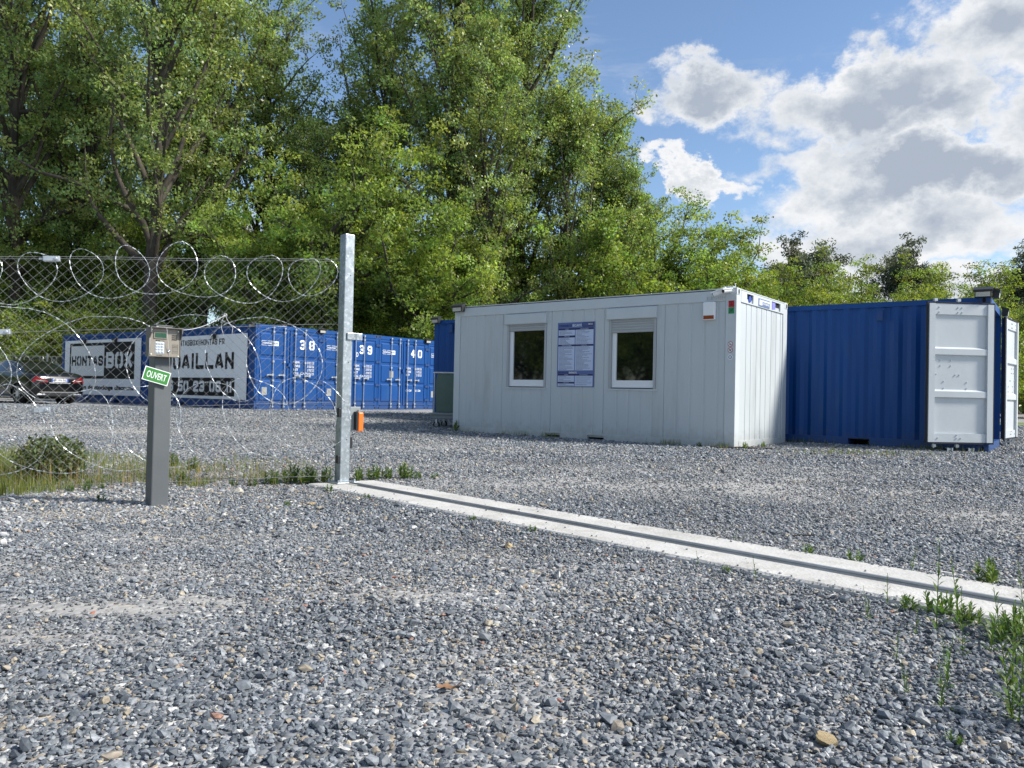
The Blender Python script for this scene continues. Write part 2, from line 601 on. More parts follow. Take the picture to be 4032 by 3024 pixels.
def glyph_mesh(c_, w, h, m_, th):
    """heavy stencil letter from flat bars of even width"""
    key = ('glyph', c_, round(w, 3), round(h, 3), m_.name)
    if key in _text:
        return _text[key]
    b = MB()
    k = 0
    r_ = th / 2
    for pl_ in GL[c_]:
        pts = [(r_ + p[0] * (w - th), r_ + p[1] * (h - th)) for p in pl_]
        for i in range(len(pts) - 1):
            (xa, za), (xb, zb_) = pts[i], pts[i + 1]
            L_ = math.hypot(xb - xa, zb_ - za) or 1e-6
            ux, uz = (xb - xa) / L_, (zb_ - za) / L_
            e0 = r_ * (1.0 if i == 0 and (abs(ux) < .05 or abs(uz) < .05) else .45)
            e1 = r_ * (1.0 if i == len(pts) - 2 and (abs(ux) < .05 or abs(uz) < .05) else .45)
            if pl_[0][0] in (.40, .60, .22, .2) and i == 0:
                e0 = 0
            if pl_[-1][0] in (.40, .60, .22, .2) and i == len(pts) - 2:
                e1 = 0
            xa, za, xb, zb_ = xa - ux * e0, za - uz * e0, xb + ux * e1, zb_ + uz * e1
            nx_, nz_ = -uz * r_, ux * r_
            y_ = -.0004 * k
            k += 1
            b.add([(xa + nx_, y_, za + nz_), (xa - nx_, y_, za - nz_), (xb - nx_, y_, zb_ - nz_), (xb + nx_, y_, zb_ + nz_)], [(0, 1, 2, 3)])
    _text[key] = b.mesh('letter', m_)
    return _text[key]


def text(body, x0, z0, w, h, y, m_, parent, bold=.02, name='lettering', label=None):
    o = link(name, text_mesh(body, w, h, m_, bold), parent, (x0, y, z0), kind='stuff' if len(body) > 2 and h < .2 else None)
    if label:
        o['label'] = label
    return o


def quads_mesh(name, V, m_, tint=None):
    """V (n,4,3) quads, tint (n,3) colour per quad"""
    n = len(V)
    me = bpy.data.meshes.new(name)
    me.vertices.add(n * 4)
    me.vertices.foreach_set('co', V.reshape(-1).astype(np.float32))
    me.loops.add(n * 4)
    me.loops.foreach_set('vertex_index', np.arange(n * 4, dtype=np.int32))
    me.polygons.add(n)
    me.polygons.foreach_set('loop_start', np.arange(0, n * 4, 4, dtype=np.int32))
    me.update(calc_edges=True)
    if tint is not None:
        a = me.color_attributes.new('tint', 'FLOAT_COLOR', 'POINT')
        c4 = np.ones((n, 4, 4), np.float32)
        c4[:, :, :3] = tint[:, None, :]
        a.data.foreach_set('color', c4.ravel())
    me.materials.append(m_)
    return me


def unit(a):
    return a / np.maximum(np.linalg.norm(a, axis=-1, keepdims=True), 1e-9)


# ------------------------------------------------------------------ the ground
def smooth(t):
    t = min(max(t, 0), 1)
    return t * t * (3 - 2 * t)


def gz(x, y):
    return .173 * smooth((y - 14.5) / 8.0)


# patches of pale fines, positions on the ground (x, y, half-width, half-depth)
DUST = [(1.5, 6.8, 3.0, .9, .62), (3.6, 5.4, 1.8, .8, .5), (-2.0, 3.3, 1.0, .25, .5), (-7.5, 13.5, 4.0, 1.3, .75), (-1.5, 11.0, 2.5, .8, .4), (-3.5, 18.5, 4, 1.2, .4), (-1.42, 2.72, .42, .11, 1.0), (-1.15, 2.85, .3, .07, .8), (-1.9, 2.40, .75, .12, .75), (-1.7, 4.0, .8, .3, .45), (-.45, 3.0, .35, .12, .5),
        (-.15, 3.75, .5, .14, .5), (1.9, 6.1, 1.6, .55, .5), (1.0, 8.3, 2.2, .5, .55), (3.2, 8.8, 2.5, .7, .5), (-2.6, 4.6, .7, .2, .5), (-2.1, 1.9, .7, .15, .5)]
TAN = [(-4.2, 7.5, 2.5, 1.0), (-2.2, 7.8, 1.6, .8), (-6, 7, 2, 1.5), (-2.6, 4.9, 1.1, .55), (-3.0, 6.1, 2.2, .7), (0.05, 2.3, .5, .2), (-1.5, 6.0, .7, .5), (.3, 3.1, .5, .3), (5.5, 11.0, 1.5, .5)]




def gravel_ground_mat():
    mm = bpy.data.materials.new('gravel_yard')
    DUST_ = DUST
    mm.use_nodes = True
    n, l = mm.node_tree.nodes, mm.node_tree.links
    p = n['Principled BSDF']
    p.inputs['Roughness'].default_value = .85
    t = n.new('ShaderNodeTexCoord')

    def vor(scale, feat='F1'):
        v = n.new('ShaderNodeTexVoronoi')
        v.inputs['Scale'].default_value = scale
        v.feature = feat
        l.new(t.outputs['Object'], v.inputs['Vector'])
        return v
    v1 = vor(36)
    sx = n.new('ShaderNodeSeparateColor')
    l.new(v1.outputs['Color'], sx.inputs[0])
    ra = n.new('ShaderNodeValToRGB')
    ra.color_ramp.interpolation = 'CONSTANT'
    E_ = [(0, (.075, .088, .105)), (.28, (.14, .16, .185)), (.50, (.22, .24, .27)), (.68, (.33, .345, .36)), (.82, (.50, .49, .46)), (.91, (.40, .33, .24)), (.96, (.62, .62, .60))]
    ra.color_ramp.elements[0].position = 0
    ra.color_ramp.elements[0].color = (*E_[0][1], 1)
    ra.color_ramp.elements[1].position = E_[1][0]
    ra.color_ramp.elements[1].color = (*E_[1][1], 1)
    for pz, c in E_[2:]:
        e = ra.color_ramp.elements.new(pz)
        e.color = (*c, 1)
    l.new(sx.outputs[0], ra.inputs[0])
    # dusty fines in patches
    nz = n.new('ShaderNodeTexNoise')
    nz.inputs['Scale'].default_value = .42
    nz.inputs['Detail'].default_value = 8
    nz.inputs['Roughness'].default_value = .6
    l.new(t.outputs['Object'], nz.inputs['Vector'])
    mr = n.new('ShaderNodeMapRange')
    mr.inputs['From Min'].default_value = .42
    mr.inputs['From Max'].default_value = .66
    mr.inputs['To Min'].default_value = .12
    mr.inputs['To Max'].default_value = .75
    l.new(nz.outputs['Fac'], mr.inputs[0])
    fac = mr.outputs[0]
    sp3 = n.new('ShaderNodeSeparateXYZ')
    l.new(t.outputs['Object'], sp3.inputs[0])

    def mm_(op, a, b):
        q = n.new('ShaderNodeMath')
        q.operation = op
        for i, v_ in enumerate((a, b)):
            if isinstance(v_, (int, float)):
                q.inputs[i].default_value = v_
            else:
                l.new(v_, q.inputs[i])
        return q.outputs[0]
    for (dx_, dy_, sx_, sy_, k_) in DUST_:
        a_ = mm_('MULTIPLY', mm_('SUBTRACT', sp3.outputs[0], dx_), 1 / sx_)
        b_ = mm_('MULTIPLY', mm_('SUBTRACT', sp3.outputs[1], dy_), 1 / sy_)
        r2 = mm_('ADD', mm_('MULTIPLY', a_, a_), mm_('MULTIPLY', b_, b_))
        e_ = mm_('MULTIPLY', mm_('EXPONENT', mm_('MULTIPLY', r2, -.8), 0), min(.86, k_ + .15))
        fac = mm_('MAXIMUM', fac, e_)
    mx = n.new('ShaderNodeMix')
    mx.data_type = 'RGBA'
    l.new(fac, mx.inputs[0])
    l.new(ra.outputs[0], mx.inputs[6])
    mx.inputs[7].default_value = (.38, .365, .34, 1)
    l.new(mx.outputs[2], p.inputs['Base Color'])
    b = n.new('ShaderNodeBump')
    l.new(mm_('MULTIPLY', mm_('SUBTRACT', 1.0, fac), .9), b.inputs['Strength'])
    b.inputs['Distance'].default_value = .02
    iv = n.new('ShaderNodeMath')
    iv.operation = 'MULTIPLY_ADD'
    l.new(v1.outputs['Distance'], iv.inputs[0])
    iv.inputs[1].default_value = -1
    l.new(sx.outputs[1], iv.inputs[2])
    l.new(iv.outputs[0], b.inputs['Height'])
    l.new(b.outputs[0], p.inputs['Normal'])
    return mm


M['yard'] = gravel_ground_mat()
xs = sorted(set([-900, -500, -250, -120, -80] + list(np.arange(-60, 61, 3)) + [80, 120, 250, 500, 900]))
ys = sorted(set([-600, -200, -60, -20] + list(np.arange(-6, 14, 4)) + list(np.arange(14, 24, .5)) + list(np.arange(24, 70, 4)) + [100, 200, 500, 1200]))
g = MB()
v = [(x, y, gz(x, y)) for y in ys for x in xs]
nx = len(xs)
f = [(j * nx + i, j * nx + i + 1, (j + 1) * nx + i + 1, (j + 1) * nx + i) for j in range(len(ys) - 1) for i in range(nx - 1)]
g.add(v, f)
o = link('ground', g.mesh('ground', M['yard'], True))
tag(o, 'grey and tan gravel yard reaching to the wood', 'ground', kind='structure')
del o['category']
M['field'] = mat('meadow', (.12, .17, .05), .95, var=.3, vscale=.7, c2=(.26, .25, .12), c2lo=.5, c2hi=.7, bump=1, bscale=9)
g = MB()
g.add([(-300, 36, .177), (-17, 36, .177), (-2, 33.5, .177), (9, 26, .177), (14, 24, .177), (28, 18.5, .18), (60, 5, .15), (300, -20, .1), (300, 400, .2), (-300, 400, .2)], [tuple(range(10))])
o = link('meadow', g.mesh('meadow', M['field']))
o['kind'] = 'structure'
o['label'] = 'rough grass at the foot of the wood'

# ---- loose stones: one stuff object, each stone placed with its own size, turn and colour
src = bpy.data.collections.new('stone_shapes')


def stone_mesh(seed, sub=1):
    import bmesh
    r_ = np.random.default_rng(seed)
    bm = bmesh.new()
    bmesh.ops.create_icosphere(bm, subdivisions=sub, radius=1)
    planes = [(unit(r_.normal(size=3)), r_.uniform(.45, .8)) for _ in range(9)]
    for vv in bm.verts:
        p = np.array(vv.co) * r_.uniform(.88, 1.12)
        for nrm, d in planes:
            k = p @ nrm
            if k > d:
                p = p - nrm * (k - d)
        vv.co = p
    me = bpy.data.meshes.new('stone_shape')
    bm.to_mesh(me)
    bm.free()
    return me


def stone_mat():
    mm = bpy.data.materials.new('loose_stone')
    mm.use_nodes = True
    n, l = mm.node_tree.nodes, mm.node_tree.links
    p = n['Principled BSDF']
    a = n.new('ShaderNodeAttribute')
    a.attribute_type = 'INSTANCER'
    a.attribute_name = 'stone_colour'
    t = n.new('ShaderNodeTexCoord')
    nz = n.new('ShaderNodeTexNoise')
    nz.inputs['Scale'].default_value = 2.2
    nz.inputs['Detail'].default_value = 6
    l.new(t.outputs['Object'], nz.inputs['Vector'])
    mr = n.new('ShaderNodeMapRange')
    mr.inputs['From Min'].default_value = .3
    mr.inputs['From Max'].default_value = .7
    mr.inputs['To Min'].default_value = .7
    mr.inputs['To Max'].default_value = 1.3
    l.new(nz.outputs['Fac'], mr.inputs[0])
    vm = n.new('ShaderNodeVectorMath')
    vm.operation = 'SCALE'
    l.new(a.outputs['Vector'], vm.inputs[0])
    l.new(mr.outputs[0], vm.inputs['Scale'])
    l.new(vm.outputs[0], p.inputs['Base Color'])
    p.inputs['Roughness'].default_value = .62
    return mm


M['stone'] = stone_mat()
NS = 10
for k in range(NS):
    me = stone_mesh(100 + k)
    me.materials.append(M['stone'])
    so = bpy.data.objects.new('stone_shape', me)
    src.objects.link(so)

RDIR = np.array([.692, -.722])     # along the gate rail
RNOR = np.array([.722, .692])      # across it
SLAB = (3.175, 3.775, -5.72, 2.2)  # across from/to, along from/to


def vnoise(P, scale, seed):
    """cheap smooth value noise on 2-D points"""
    r_ = np.random.default_rng(seed)
    T = r_.random((256, 256))
    q = P * scale
    i = np.floor(q).astype(int)
    fr = q - i
    fr = fr * fr * (3 - 2 * fr)
    a = T[i[:, 0] % 256, i[:, 1] % 256]
    b = T[(i[:, 0] + 1) % 256, i[:, 1] % 256]
    c = T[i[:, 0] % 256, (i[:, 1] + 1) % 256]
    d = T[(i[:, 0] + 1) % 256, (i[:, 1] + 1) % 256]
    return (a * (1 - fr[:, 0]) + b * fr[:, 0]) * (1 - fr[:, 1]) + (c * (1 - fr[:, 0]) + d * fr[:, 0]) * fr[:, 1]


def fieldval(P, L_):
    out_ = np.zeros(len(P))
    for q in L_:
        k = q[4] if len(q) > 4 else .8
        d = ((P[:, 0] - q[0]) / q[2]) ** 2 + ((P[:, 1] - q[1]) / q[3]) ** 2
        out_ = np.maximum(out_, k * np.exp(-d * .8))
    return out_


def scatter(y0, y1, dens):
    w = lambda y: .70 * y + 1.3
    n = int(dens * (w(y0) + w(y1)) * (y1 - y0))
    y = rng.uniform(y0, y1, n * 2)
    x = rng.uniform(-w(y1), w(y1), n * 2)
    k = np.abs(x) < w(y)
    P = np.stack([x[k], y[k]], 1)[:n]
    return P


bands = [(.7, 2.6, 8600, .0072), (2.6, 4.2, 7400, .0074), (4.2, 6.5, 5000, .0086), (6.5, 9.5, 2300, .0112), (9.5, 14.5, 1000, .0140), (14.5, 24, 380, .018)]
PP, SZ = [], []
for y0, y1, dn, sz in bands:
    P = scatter(y0, y1, dn)
    PP.append(P)
    SZ.append(np.full(len(P), sz))
P = np.concatenate(PP)
S = np.concatenate(SZ)
dust = fieldval(P, DUST) + .35 * np.clip(vnoise(P, .9, 3) - .55, 0, 1) * 3
dust = np.clip(dust * (.6 + .8 * vnoise(P, 3.1, 4)), 0, 1)
keep = rng.random(len(P)) > dust * .86
a_ = P @ RNOR
b_ = P @ RDIR
onslab = (a_ > SLAB[0] - .005) & (a_ < SLAB[1] + .005) & (b_ > SLAB[2] - .005)
keep &= ~onslab
# nothing under the office or the standing container
for (ox, oy, yaw) in ((-1.209, 16.10, -.659), (2.989, 16.344, -.627)):
    c_, s_ = math.cos(yaw), math.sin(yaw)
    lx = (P[:, 0] - ox) * c_ + (P[:, 1] - oy) * s_
    ly = -(P[:, 0] - ox) * s_ + (P[:, 1] - oy) * c_
    keep &= ~((lx > 0) & (lx < 6.06) & (ly > .02) & (ly < 2.4))
P, S, dust = P[keep], S[keep], dust[keep]
n = len(P)
pal = np.array([(.085, .100, .118), (.115, .132, .152), (.155, .175, .198), (.20, .22, .243), (.26, .28, .30), (.36, .37, .375), (.50, .50, .49), (.40, .345, .26), (.32, .275, .22), (.34, .19, .14)])
pr = np.array([.13, .19, .22, .19, .13, .06, .03, .03, .022, .0015])
prt = np.array([.09, .12, .15, .14, .12, .10, .07, .10, .08, .008])
tan = np.clip(fieldval(P, TAN) + 2.2 * np.clip(vnoise(P, 1.3, 9) - .66, 0, 1), 0, 1)[:, None]
cum = np.cumsum(pr[None] * (1 - tan) + prt[None] * tan, 1)
cum /= cum[:, -1:]
idx = (rng.random(n)[:, None] > cum).sum(1).clip(0, 9)
C = pal[idx] * rng.uniform(.72, 1.12, (n, 1))
C = C * (.80 + .42 * vnoise(P, .55, 51) * .6 + .42 * .4 * vnoise(P, 1.7, 52))[:, None]
C = C * (1 - .45 * dust[:, None]) + np.array([.30, .29, .27]) * .45 * dust[:, None]
size = S * np.exp(rng.normal(0, .36, n)) * np.where(idx >= 5, 1.0, 1.0) * (1 - .3 * dust)
big = rng.random(n) < .008
size[big] *= rng.uniform(1.5, 2.3, big.sum())
size = np.minimum(size, .026 + .01 * (P[:, 1] > 5))
flat = rng.uniform(.35, .8, n)
scl = np.stack([size * rng.uniform(.95, 1.45, n), size * rng.uniform(.75, 1.05, n), size * flat], 1)
rot = np.stack([rng.normal(0, .33, n), rng.normal(0, .33, n), rng.uniform(0, 6.283, n)], 1)
zz = np.array([gz(0, yy) for yy in P[:, 1]]) + scl[:, 2] * rng.uniform(.05, .9, n) + .006 * (vnoise(P, 2.0, 11) - .3)
# a few small stones have been kicked on to the slab
ns = 1100
bs = rng.uniform(-5.6, -.2, ns)
as_ = np.where(rng.random(ns) < .06, rng.uniform(SLAB[0] + .03, SLAB[1] - .03, ns), np.where(rng.random(ns) < .5, SLAB[0] + np.abs(rng.normal(0, .012, ns)) * 1.3, SLAB[1] - np.abs(rng.normal(0, .018, ns))))
Ps = bs[:, None] * RDIR + as_[:, None] * RNOR
P3 = np.concatenate([np.c_[P, zz], np.c_[Ps, np.where((as_ > SLAB[0] + .02) & (as_ < SLAB[1] - .02), .027, .018)]])
sc2 = rng.uniform(.003, .008, (ns, 1)) * np.array([[1.2, 1, .7]])
scl = np.concatenate([scl, sc2])
rot = np.concatenate([rot, rng.uniform(0, 3, (ns, 3)) * np.array([[.1, .1, 1]])])
C = np.concatenate([C, pal[rng.integers(0, 5, ns)]])
n = len(P3)
me = bpy.data.meshes.new('gravel')
me.vertices.add(n)
me.vertices.foreach_set('co', P3.astype(np.float32).ravel())
for nm, arr in (('stone_scale', scl), ('stone_turn', rot), ('stone_colour', C)):
    at_ = me.attributes.new(nm, 'FLOAT_VECTOR', 'POINT')
    at_.data.foreach_set('vector', arr.astype(np.float32).ravel())
at_ = me.attributes.new('stone_kind', 'INT', 'POINT')
at_.data.foreach_set('value', rng.integers(0, NS, n).astype(np.int32))
me.update()
gravel = link('gravel', me, kind='stuff')
gravel['label'] = 'loose crushed slate and limestone gravel covering the yard'
ng = bpy.data.node_groups.new('lay_stones', 'GeometryNodeTree')
ng.interface.new_socket(name='Geometry', in_out='INPUT', socket_type='NodeSocketGeometry')
ng.interface.new_socket(name='Geometry', in_out='OUTPUT', socket_type='NodeSocketGeometry')
N_ = ng.nodes
gi, go = N_.new('NodeGroupInput'), N_.new('NodeGroupOutput')
iop = N_.new('GeometryNodeInstanceOnPoints')
ci = N_.new('GeometryNodeCollectionInfo')
ci.inputs['Collection'].default_value = src
ci.inputs['Separate Children'].default_value = True
ci.inputs['Reset Children'].default_value = True


def named(nm, typ):
    q = N_.new('GeometryNodeInputNamedAttribute')
    q.data_type = typ
    q.inputs['Name'].default_value = nm
    return q.outputs[0]


ng.links.new(gi.outputs[0], iop.inputs['Points'])
ng.links.new(ci.outputs[0], iop.inputs['Instance'])
iop.inputs['Pick Instance'].default_value = True
ng.links.new(named('stone_kind', 'INT'), iop.inputs['Instance Index'])
e2r = N_.new('FunctionNodeEulerToRotation')
ng.links.new(named('stone_turn', 'FLOAT_VECTOR'), e2r.inputs[0])
ng.links.new(e2r.outputs[0], iop.inputs['Rotation'])
ng.links.new(named('stone_scale', 'FLOAT_VECTOR'), iop.inputs['Scale'])
ng.links.new(iop.outputs[0], go.inputs[0])
md = gravel.modifiers.new('lay_stones', 'NODES')
md.node_group = ng
print('stones', n)


# ------------------------------------------------------------------ shipping containers
CL, CW, CH = 6.058, 2.438, 2.591
_cm = {}


def cached(key, fn):
    if key not in _cm:
        _cm[key] = fn()
    return _cm[key]


def corrug(n_len, z0, z1, m_, depth=.036, pitch=.2785, name='side_wall'):
    """corrugated sheet along x facing -y, outer crests at y=.012"""
    b = MB()
    prof = []
    x = 0.0
    while x < n_len - .01:
        for dx, d in ((0, 0), (.072, 0), (.140, depth), (.2105, depth)):
            if x + dx < n_len:
                prof.append((x + dx, .012 + d))
        x += pitch
    prof.append((n_len, .012))
    v = [(px, py, z0) for px, py in prof] + [(px, py, z1) for px, py in prof]
    v += [(px, py + .003, z0) for px, py in prof] + [(px, py + .003, z1) for px, py in prof]
    k = len(prof)
    f = [(i, i + 1, k + i + 1, k + i) for i in range(k - 1)]
    f += [(2 * k + i + 1, 2 * k + i, 3 * k + i, 3 * k + i + 1) for i in range(k - 1)]
    b.add(v, f)
    return b.mesh(name, m_)


def casting_mesh():
    """plain corner casting block; dark ovals laid on it paint the shade of its holes"""
    import bmesh
    b = MB().box(0, .178, 0, .162, 0, .118)
    me = b.mesh('corner_casting', M['blue'])
    return me


def hole_mesh():
    b = MB()
    ring = []
    for i in range(12):
        q = 2 * math.pi * i / 12
        ring.append((.026 * math.cos(q), .044 * math.sin(q)))
    b.prism(ring, -.002, .002)
    return b.mesh('casting_hole_shade', M['dark'])  # flat dark oval painting the shade inside a casting hole


def door_leaf_mesh(sx):
    b = MB()
    w = 1.145

    def bx(x0, x1, y0, y1, z0, z1):
        if sx < 0:
            x0, x1 = -x1, -x0
        b.box(x0, x1, y0, y1, z0, z1)
    h = 2.30
    bx(0, w, .018, .026, 0, h)                      # sheet
    for x0, x1 in ((0, .07), (w - .07, w)):
        bx(x0, x1, 0, .05, 0, h)
    bx(.07, w - .07, 0, .05, 0, .07)
    bx(.07, w - .07, 0, .05, h - .07, h)
    # three raised fields with sloping shoulders
    for z0, z1 in ((.12, .74), (.80, 1.42), (1.49, 2.18)):
        xa, xb = (.10, w - .10) if sx > 0 else (-(w - .10), -.10)
        i_ = .03
        s_ = .035
        b.add([(xa, .018, z0), (xb, .018, z0), (xb, .018, z1), (xa, .018, z1),
               (xa + i_, -.006, z0 + s_), (xb - i_, -.006, z0 + s_), (xb - i_, -.006, z1 - s_), (xa + i_, -.006, z1 - s_)],
              [(4, 5, 6, 7), (0, 1, 5, 4), (1, 2, 6, 5), (2, 3, 7, 6), (3, 0, 4, 7)])
    return b.mesh('door_leaf', M['blue'])


def lining_mesh(sx):
    """white inner side of a door leaf: outer members, two ribs, top and bottom plates"""
    b = MB()
    w, h = 1.145, 2.30

    def bx(x0, x1, y0, y1, z0, z1):
        if sx < 0:
            x0, x1 = -x1, -x0
        b.box(x0, x1, y0, y1, z0, z1)
    bx(.012, w - .012, .027, .034, .012, h - .012)
    bx(.012, .115, .034, .082, .012, h - .012)
    bx(w - .115, w - .012, .034, .082, .012, h - .012)
    bx(.115, w - .115, .034, .060, h - .19, h - .012)
    bx(.115, w - .115, .034, .060, .012, .155)
    for zc in (1.50, .80):
        xa, xb = (.115, w - .115) if sx > 0 else (-(w - .115), -.115)
        y0, y1 = .034, .072
        b.prism([(y0, zc - .07), (y1, zc - .05), (y1, zc + .045), (y0, zc + .075)], xa, xb, 'x')
    return b.mesh('door_lining', M['white_paint'])


def seal_mesh(sx):
    b = MB()
    w, h = 1.145, 2.30
    t = .016

    def bx(x0, x1, y0, y1, z0, z1):
        if sx < 0:
            x0, x1 = -x1, -x0
        b.box(x0, x1, y0, y1, z0, z1)
    bx(-t, 0, .03, .068, -t, h + t)
    bx(w, w + t, .03, .068, -t, h + t)
    bx(0, w, .03, .068, -t, 0)
    bx(0, w, .03, .068, h, h + t)
    return b.mesh('rubber_seal', M['rubber'])


def rod_mesh():
    b = MB()
    b.cyl((0, -.045, -.09), .0135, 2.48, 'z', 8)
    for z in (-.075, 2.34):
        b.box(-.028, .028, -.066, -.022, z, z + .045)
    for z in (.03, .72, 1.30, 2.20):
        b.box(-.030, .030, -.062, -.006, z, z + .055)
    return b.mesh('lock_rod', M['zinc'])


def handle_mesh():
    b = MB()
    b.box(-.20, .03, -.072, -.060, .0, .030)
    b.box(-.21, -.15, -.076, -.050, -.012, .018)
    b.box(-.045, .02, -.08, -.01, -.02, .05)
    b.cyl((-.10, -.075, .015), .022, .065, 'y', 8)
    return b.mesh('door_handle', M['zinc'])


def hinge_mesh():
    b = MB()
    b.box(-.045, .06, -.018, .004, -.04, .04)
    b.cyl((-.012, -.012, -.055), .014, .11, 'z', 8)
    return b.mesh('hinge', M['blue'])


def side_rails(side):
    """bottom rail with two fork pockets left open"""
    b = MB()
    ya, yb = (0, .06) if side == 0 else (CW - .06, CW)
    cuts = (1.825, 2.185, 3.873, 4.233)
    z1 = .155
    segs = [(.178, cuts[0]), (cuts[1], cuts[2]), (cuts[3], CL - .178)]
    for x0, x1 in segs:
        b.box(x0, x1, ya, yb, .02, z1)
    for x0, x1 in ((cuts[0], cuts[1]), (cuts[2], cuts[3])):
        b.box(x0, x1, ya, yb, .135, z1)
        b.box(x0 - .0, x1, ya, yb, .015, .028)
        # the pocket runs into the floor as a steel box
        b.box(x0, x0 + .008, yb if side == 0 else ya - .5, (yb + .5) if side == 0 else ya, .03, .135)
        b.box(x1 - .008, x1, yb if side == 0 else ya - .5, (yb + .5) if side == 0 else ya, .03, .135)
    return b.mesh('bottom_rail', M['blue'])


def pocket_mesh():
    return MB().box(0, .34, 0, .02, 0, .105).mesh('fork_pocket_shade', M['dark'])  # dark sheet painting the shade deep inside the pocket


def flood_light(parent, loc, rot, w=.22):
    """solar wall lamp: sloping black lid over a pale lens"""
    b = MB()
    b.prism([(-.10, -.01), (.02, .055), (.03, .09), (-.11, .03)], -w / 2 - .02, w / 2 + .02, 'x')
    b.prism([(-.08, -.09), (.01, -.09), (.01, .05), (-.09, .0)], -w / 2, w / 2, 'x')
    o_ = link('flood_light', cached('flood%.2f' % w, lambda: b.mesh('flood_light', M['black'])), parent, loc, rot)
    lm = cached('flens%.2f' % w, lambda: MB().add([(-w / 2 + .015, -.087, -.085), (w / 2 - .015, -.087, -.085), (w / 2 - .015, -.096, -.008), (-w / 2 + .015, -.096, -.008)], [(0, 1, 2, 3)]).mesh('lens', M['lamp_lens']))
    link('lens', lm, o_)
    return o_


def stencil_logo(parent, x0, z0, w, h, y, m_):
    """HONTAS BOX inside a broken frame"""
    b = MB()
    t = .012
    ww = w * .62
    for xa, xb, za, zb in ((x0, x0 + t, z0, z0 + h * .32), (x0, x0 + t, z0 + h * .68, z0 + h), (x0, x0 + ww * .45, z0, z0 + t), (x0 + ww * .55, x0 + ww, z0, z0 + t),
                           (x0, x0 + ww * .45, z0 + h - t, z0 + h), (x0 + ww * .55, x0 + ww, z0 + h - t, z0 + h)):
        b.box(xa, xb, y - .001, y + .001, za, zb)
    # the dark half of the badge is sprayed solid, with BOX left out of it
    link('stencil_frame', b.mesh('stencil_frame', m_), parent, kind='stuff')
    text('HONTAS', x0 + .025, z0 + h * .32, ww - .04, h * .36, y, m_, parent, .03, 'stencil_lettering')
    b2 = MB().box(x0 + ww, x0 + w, y - .001, y + .001, z0, z0 + h)
    link('stencil_block', b2.mesh('stencil_block', m_), parent)
    text('BOX', x0 + ww + .02, z0 + h * .30, w - ww - .04, h * .42, y - .003, M['blue'], parent, .04, 'stencil_lettering')


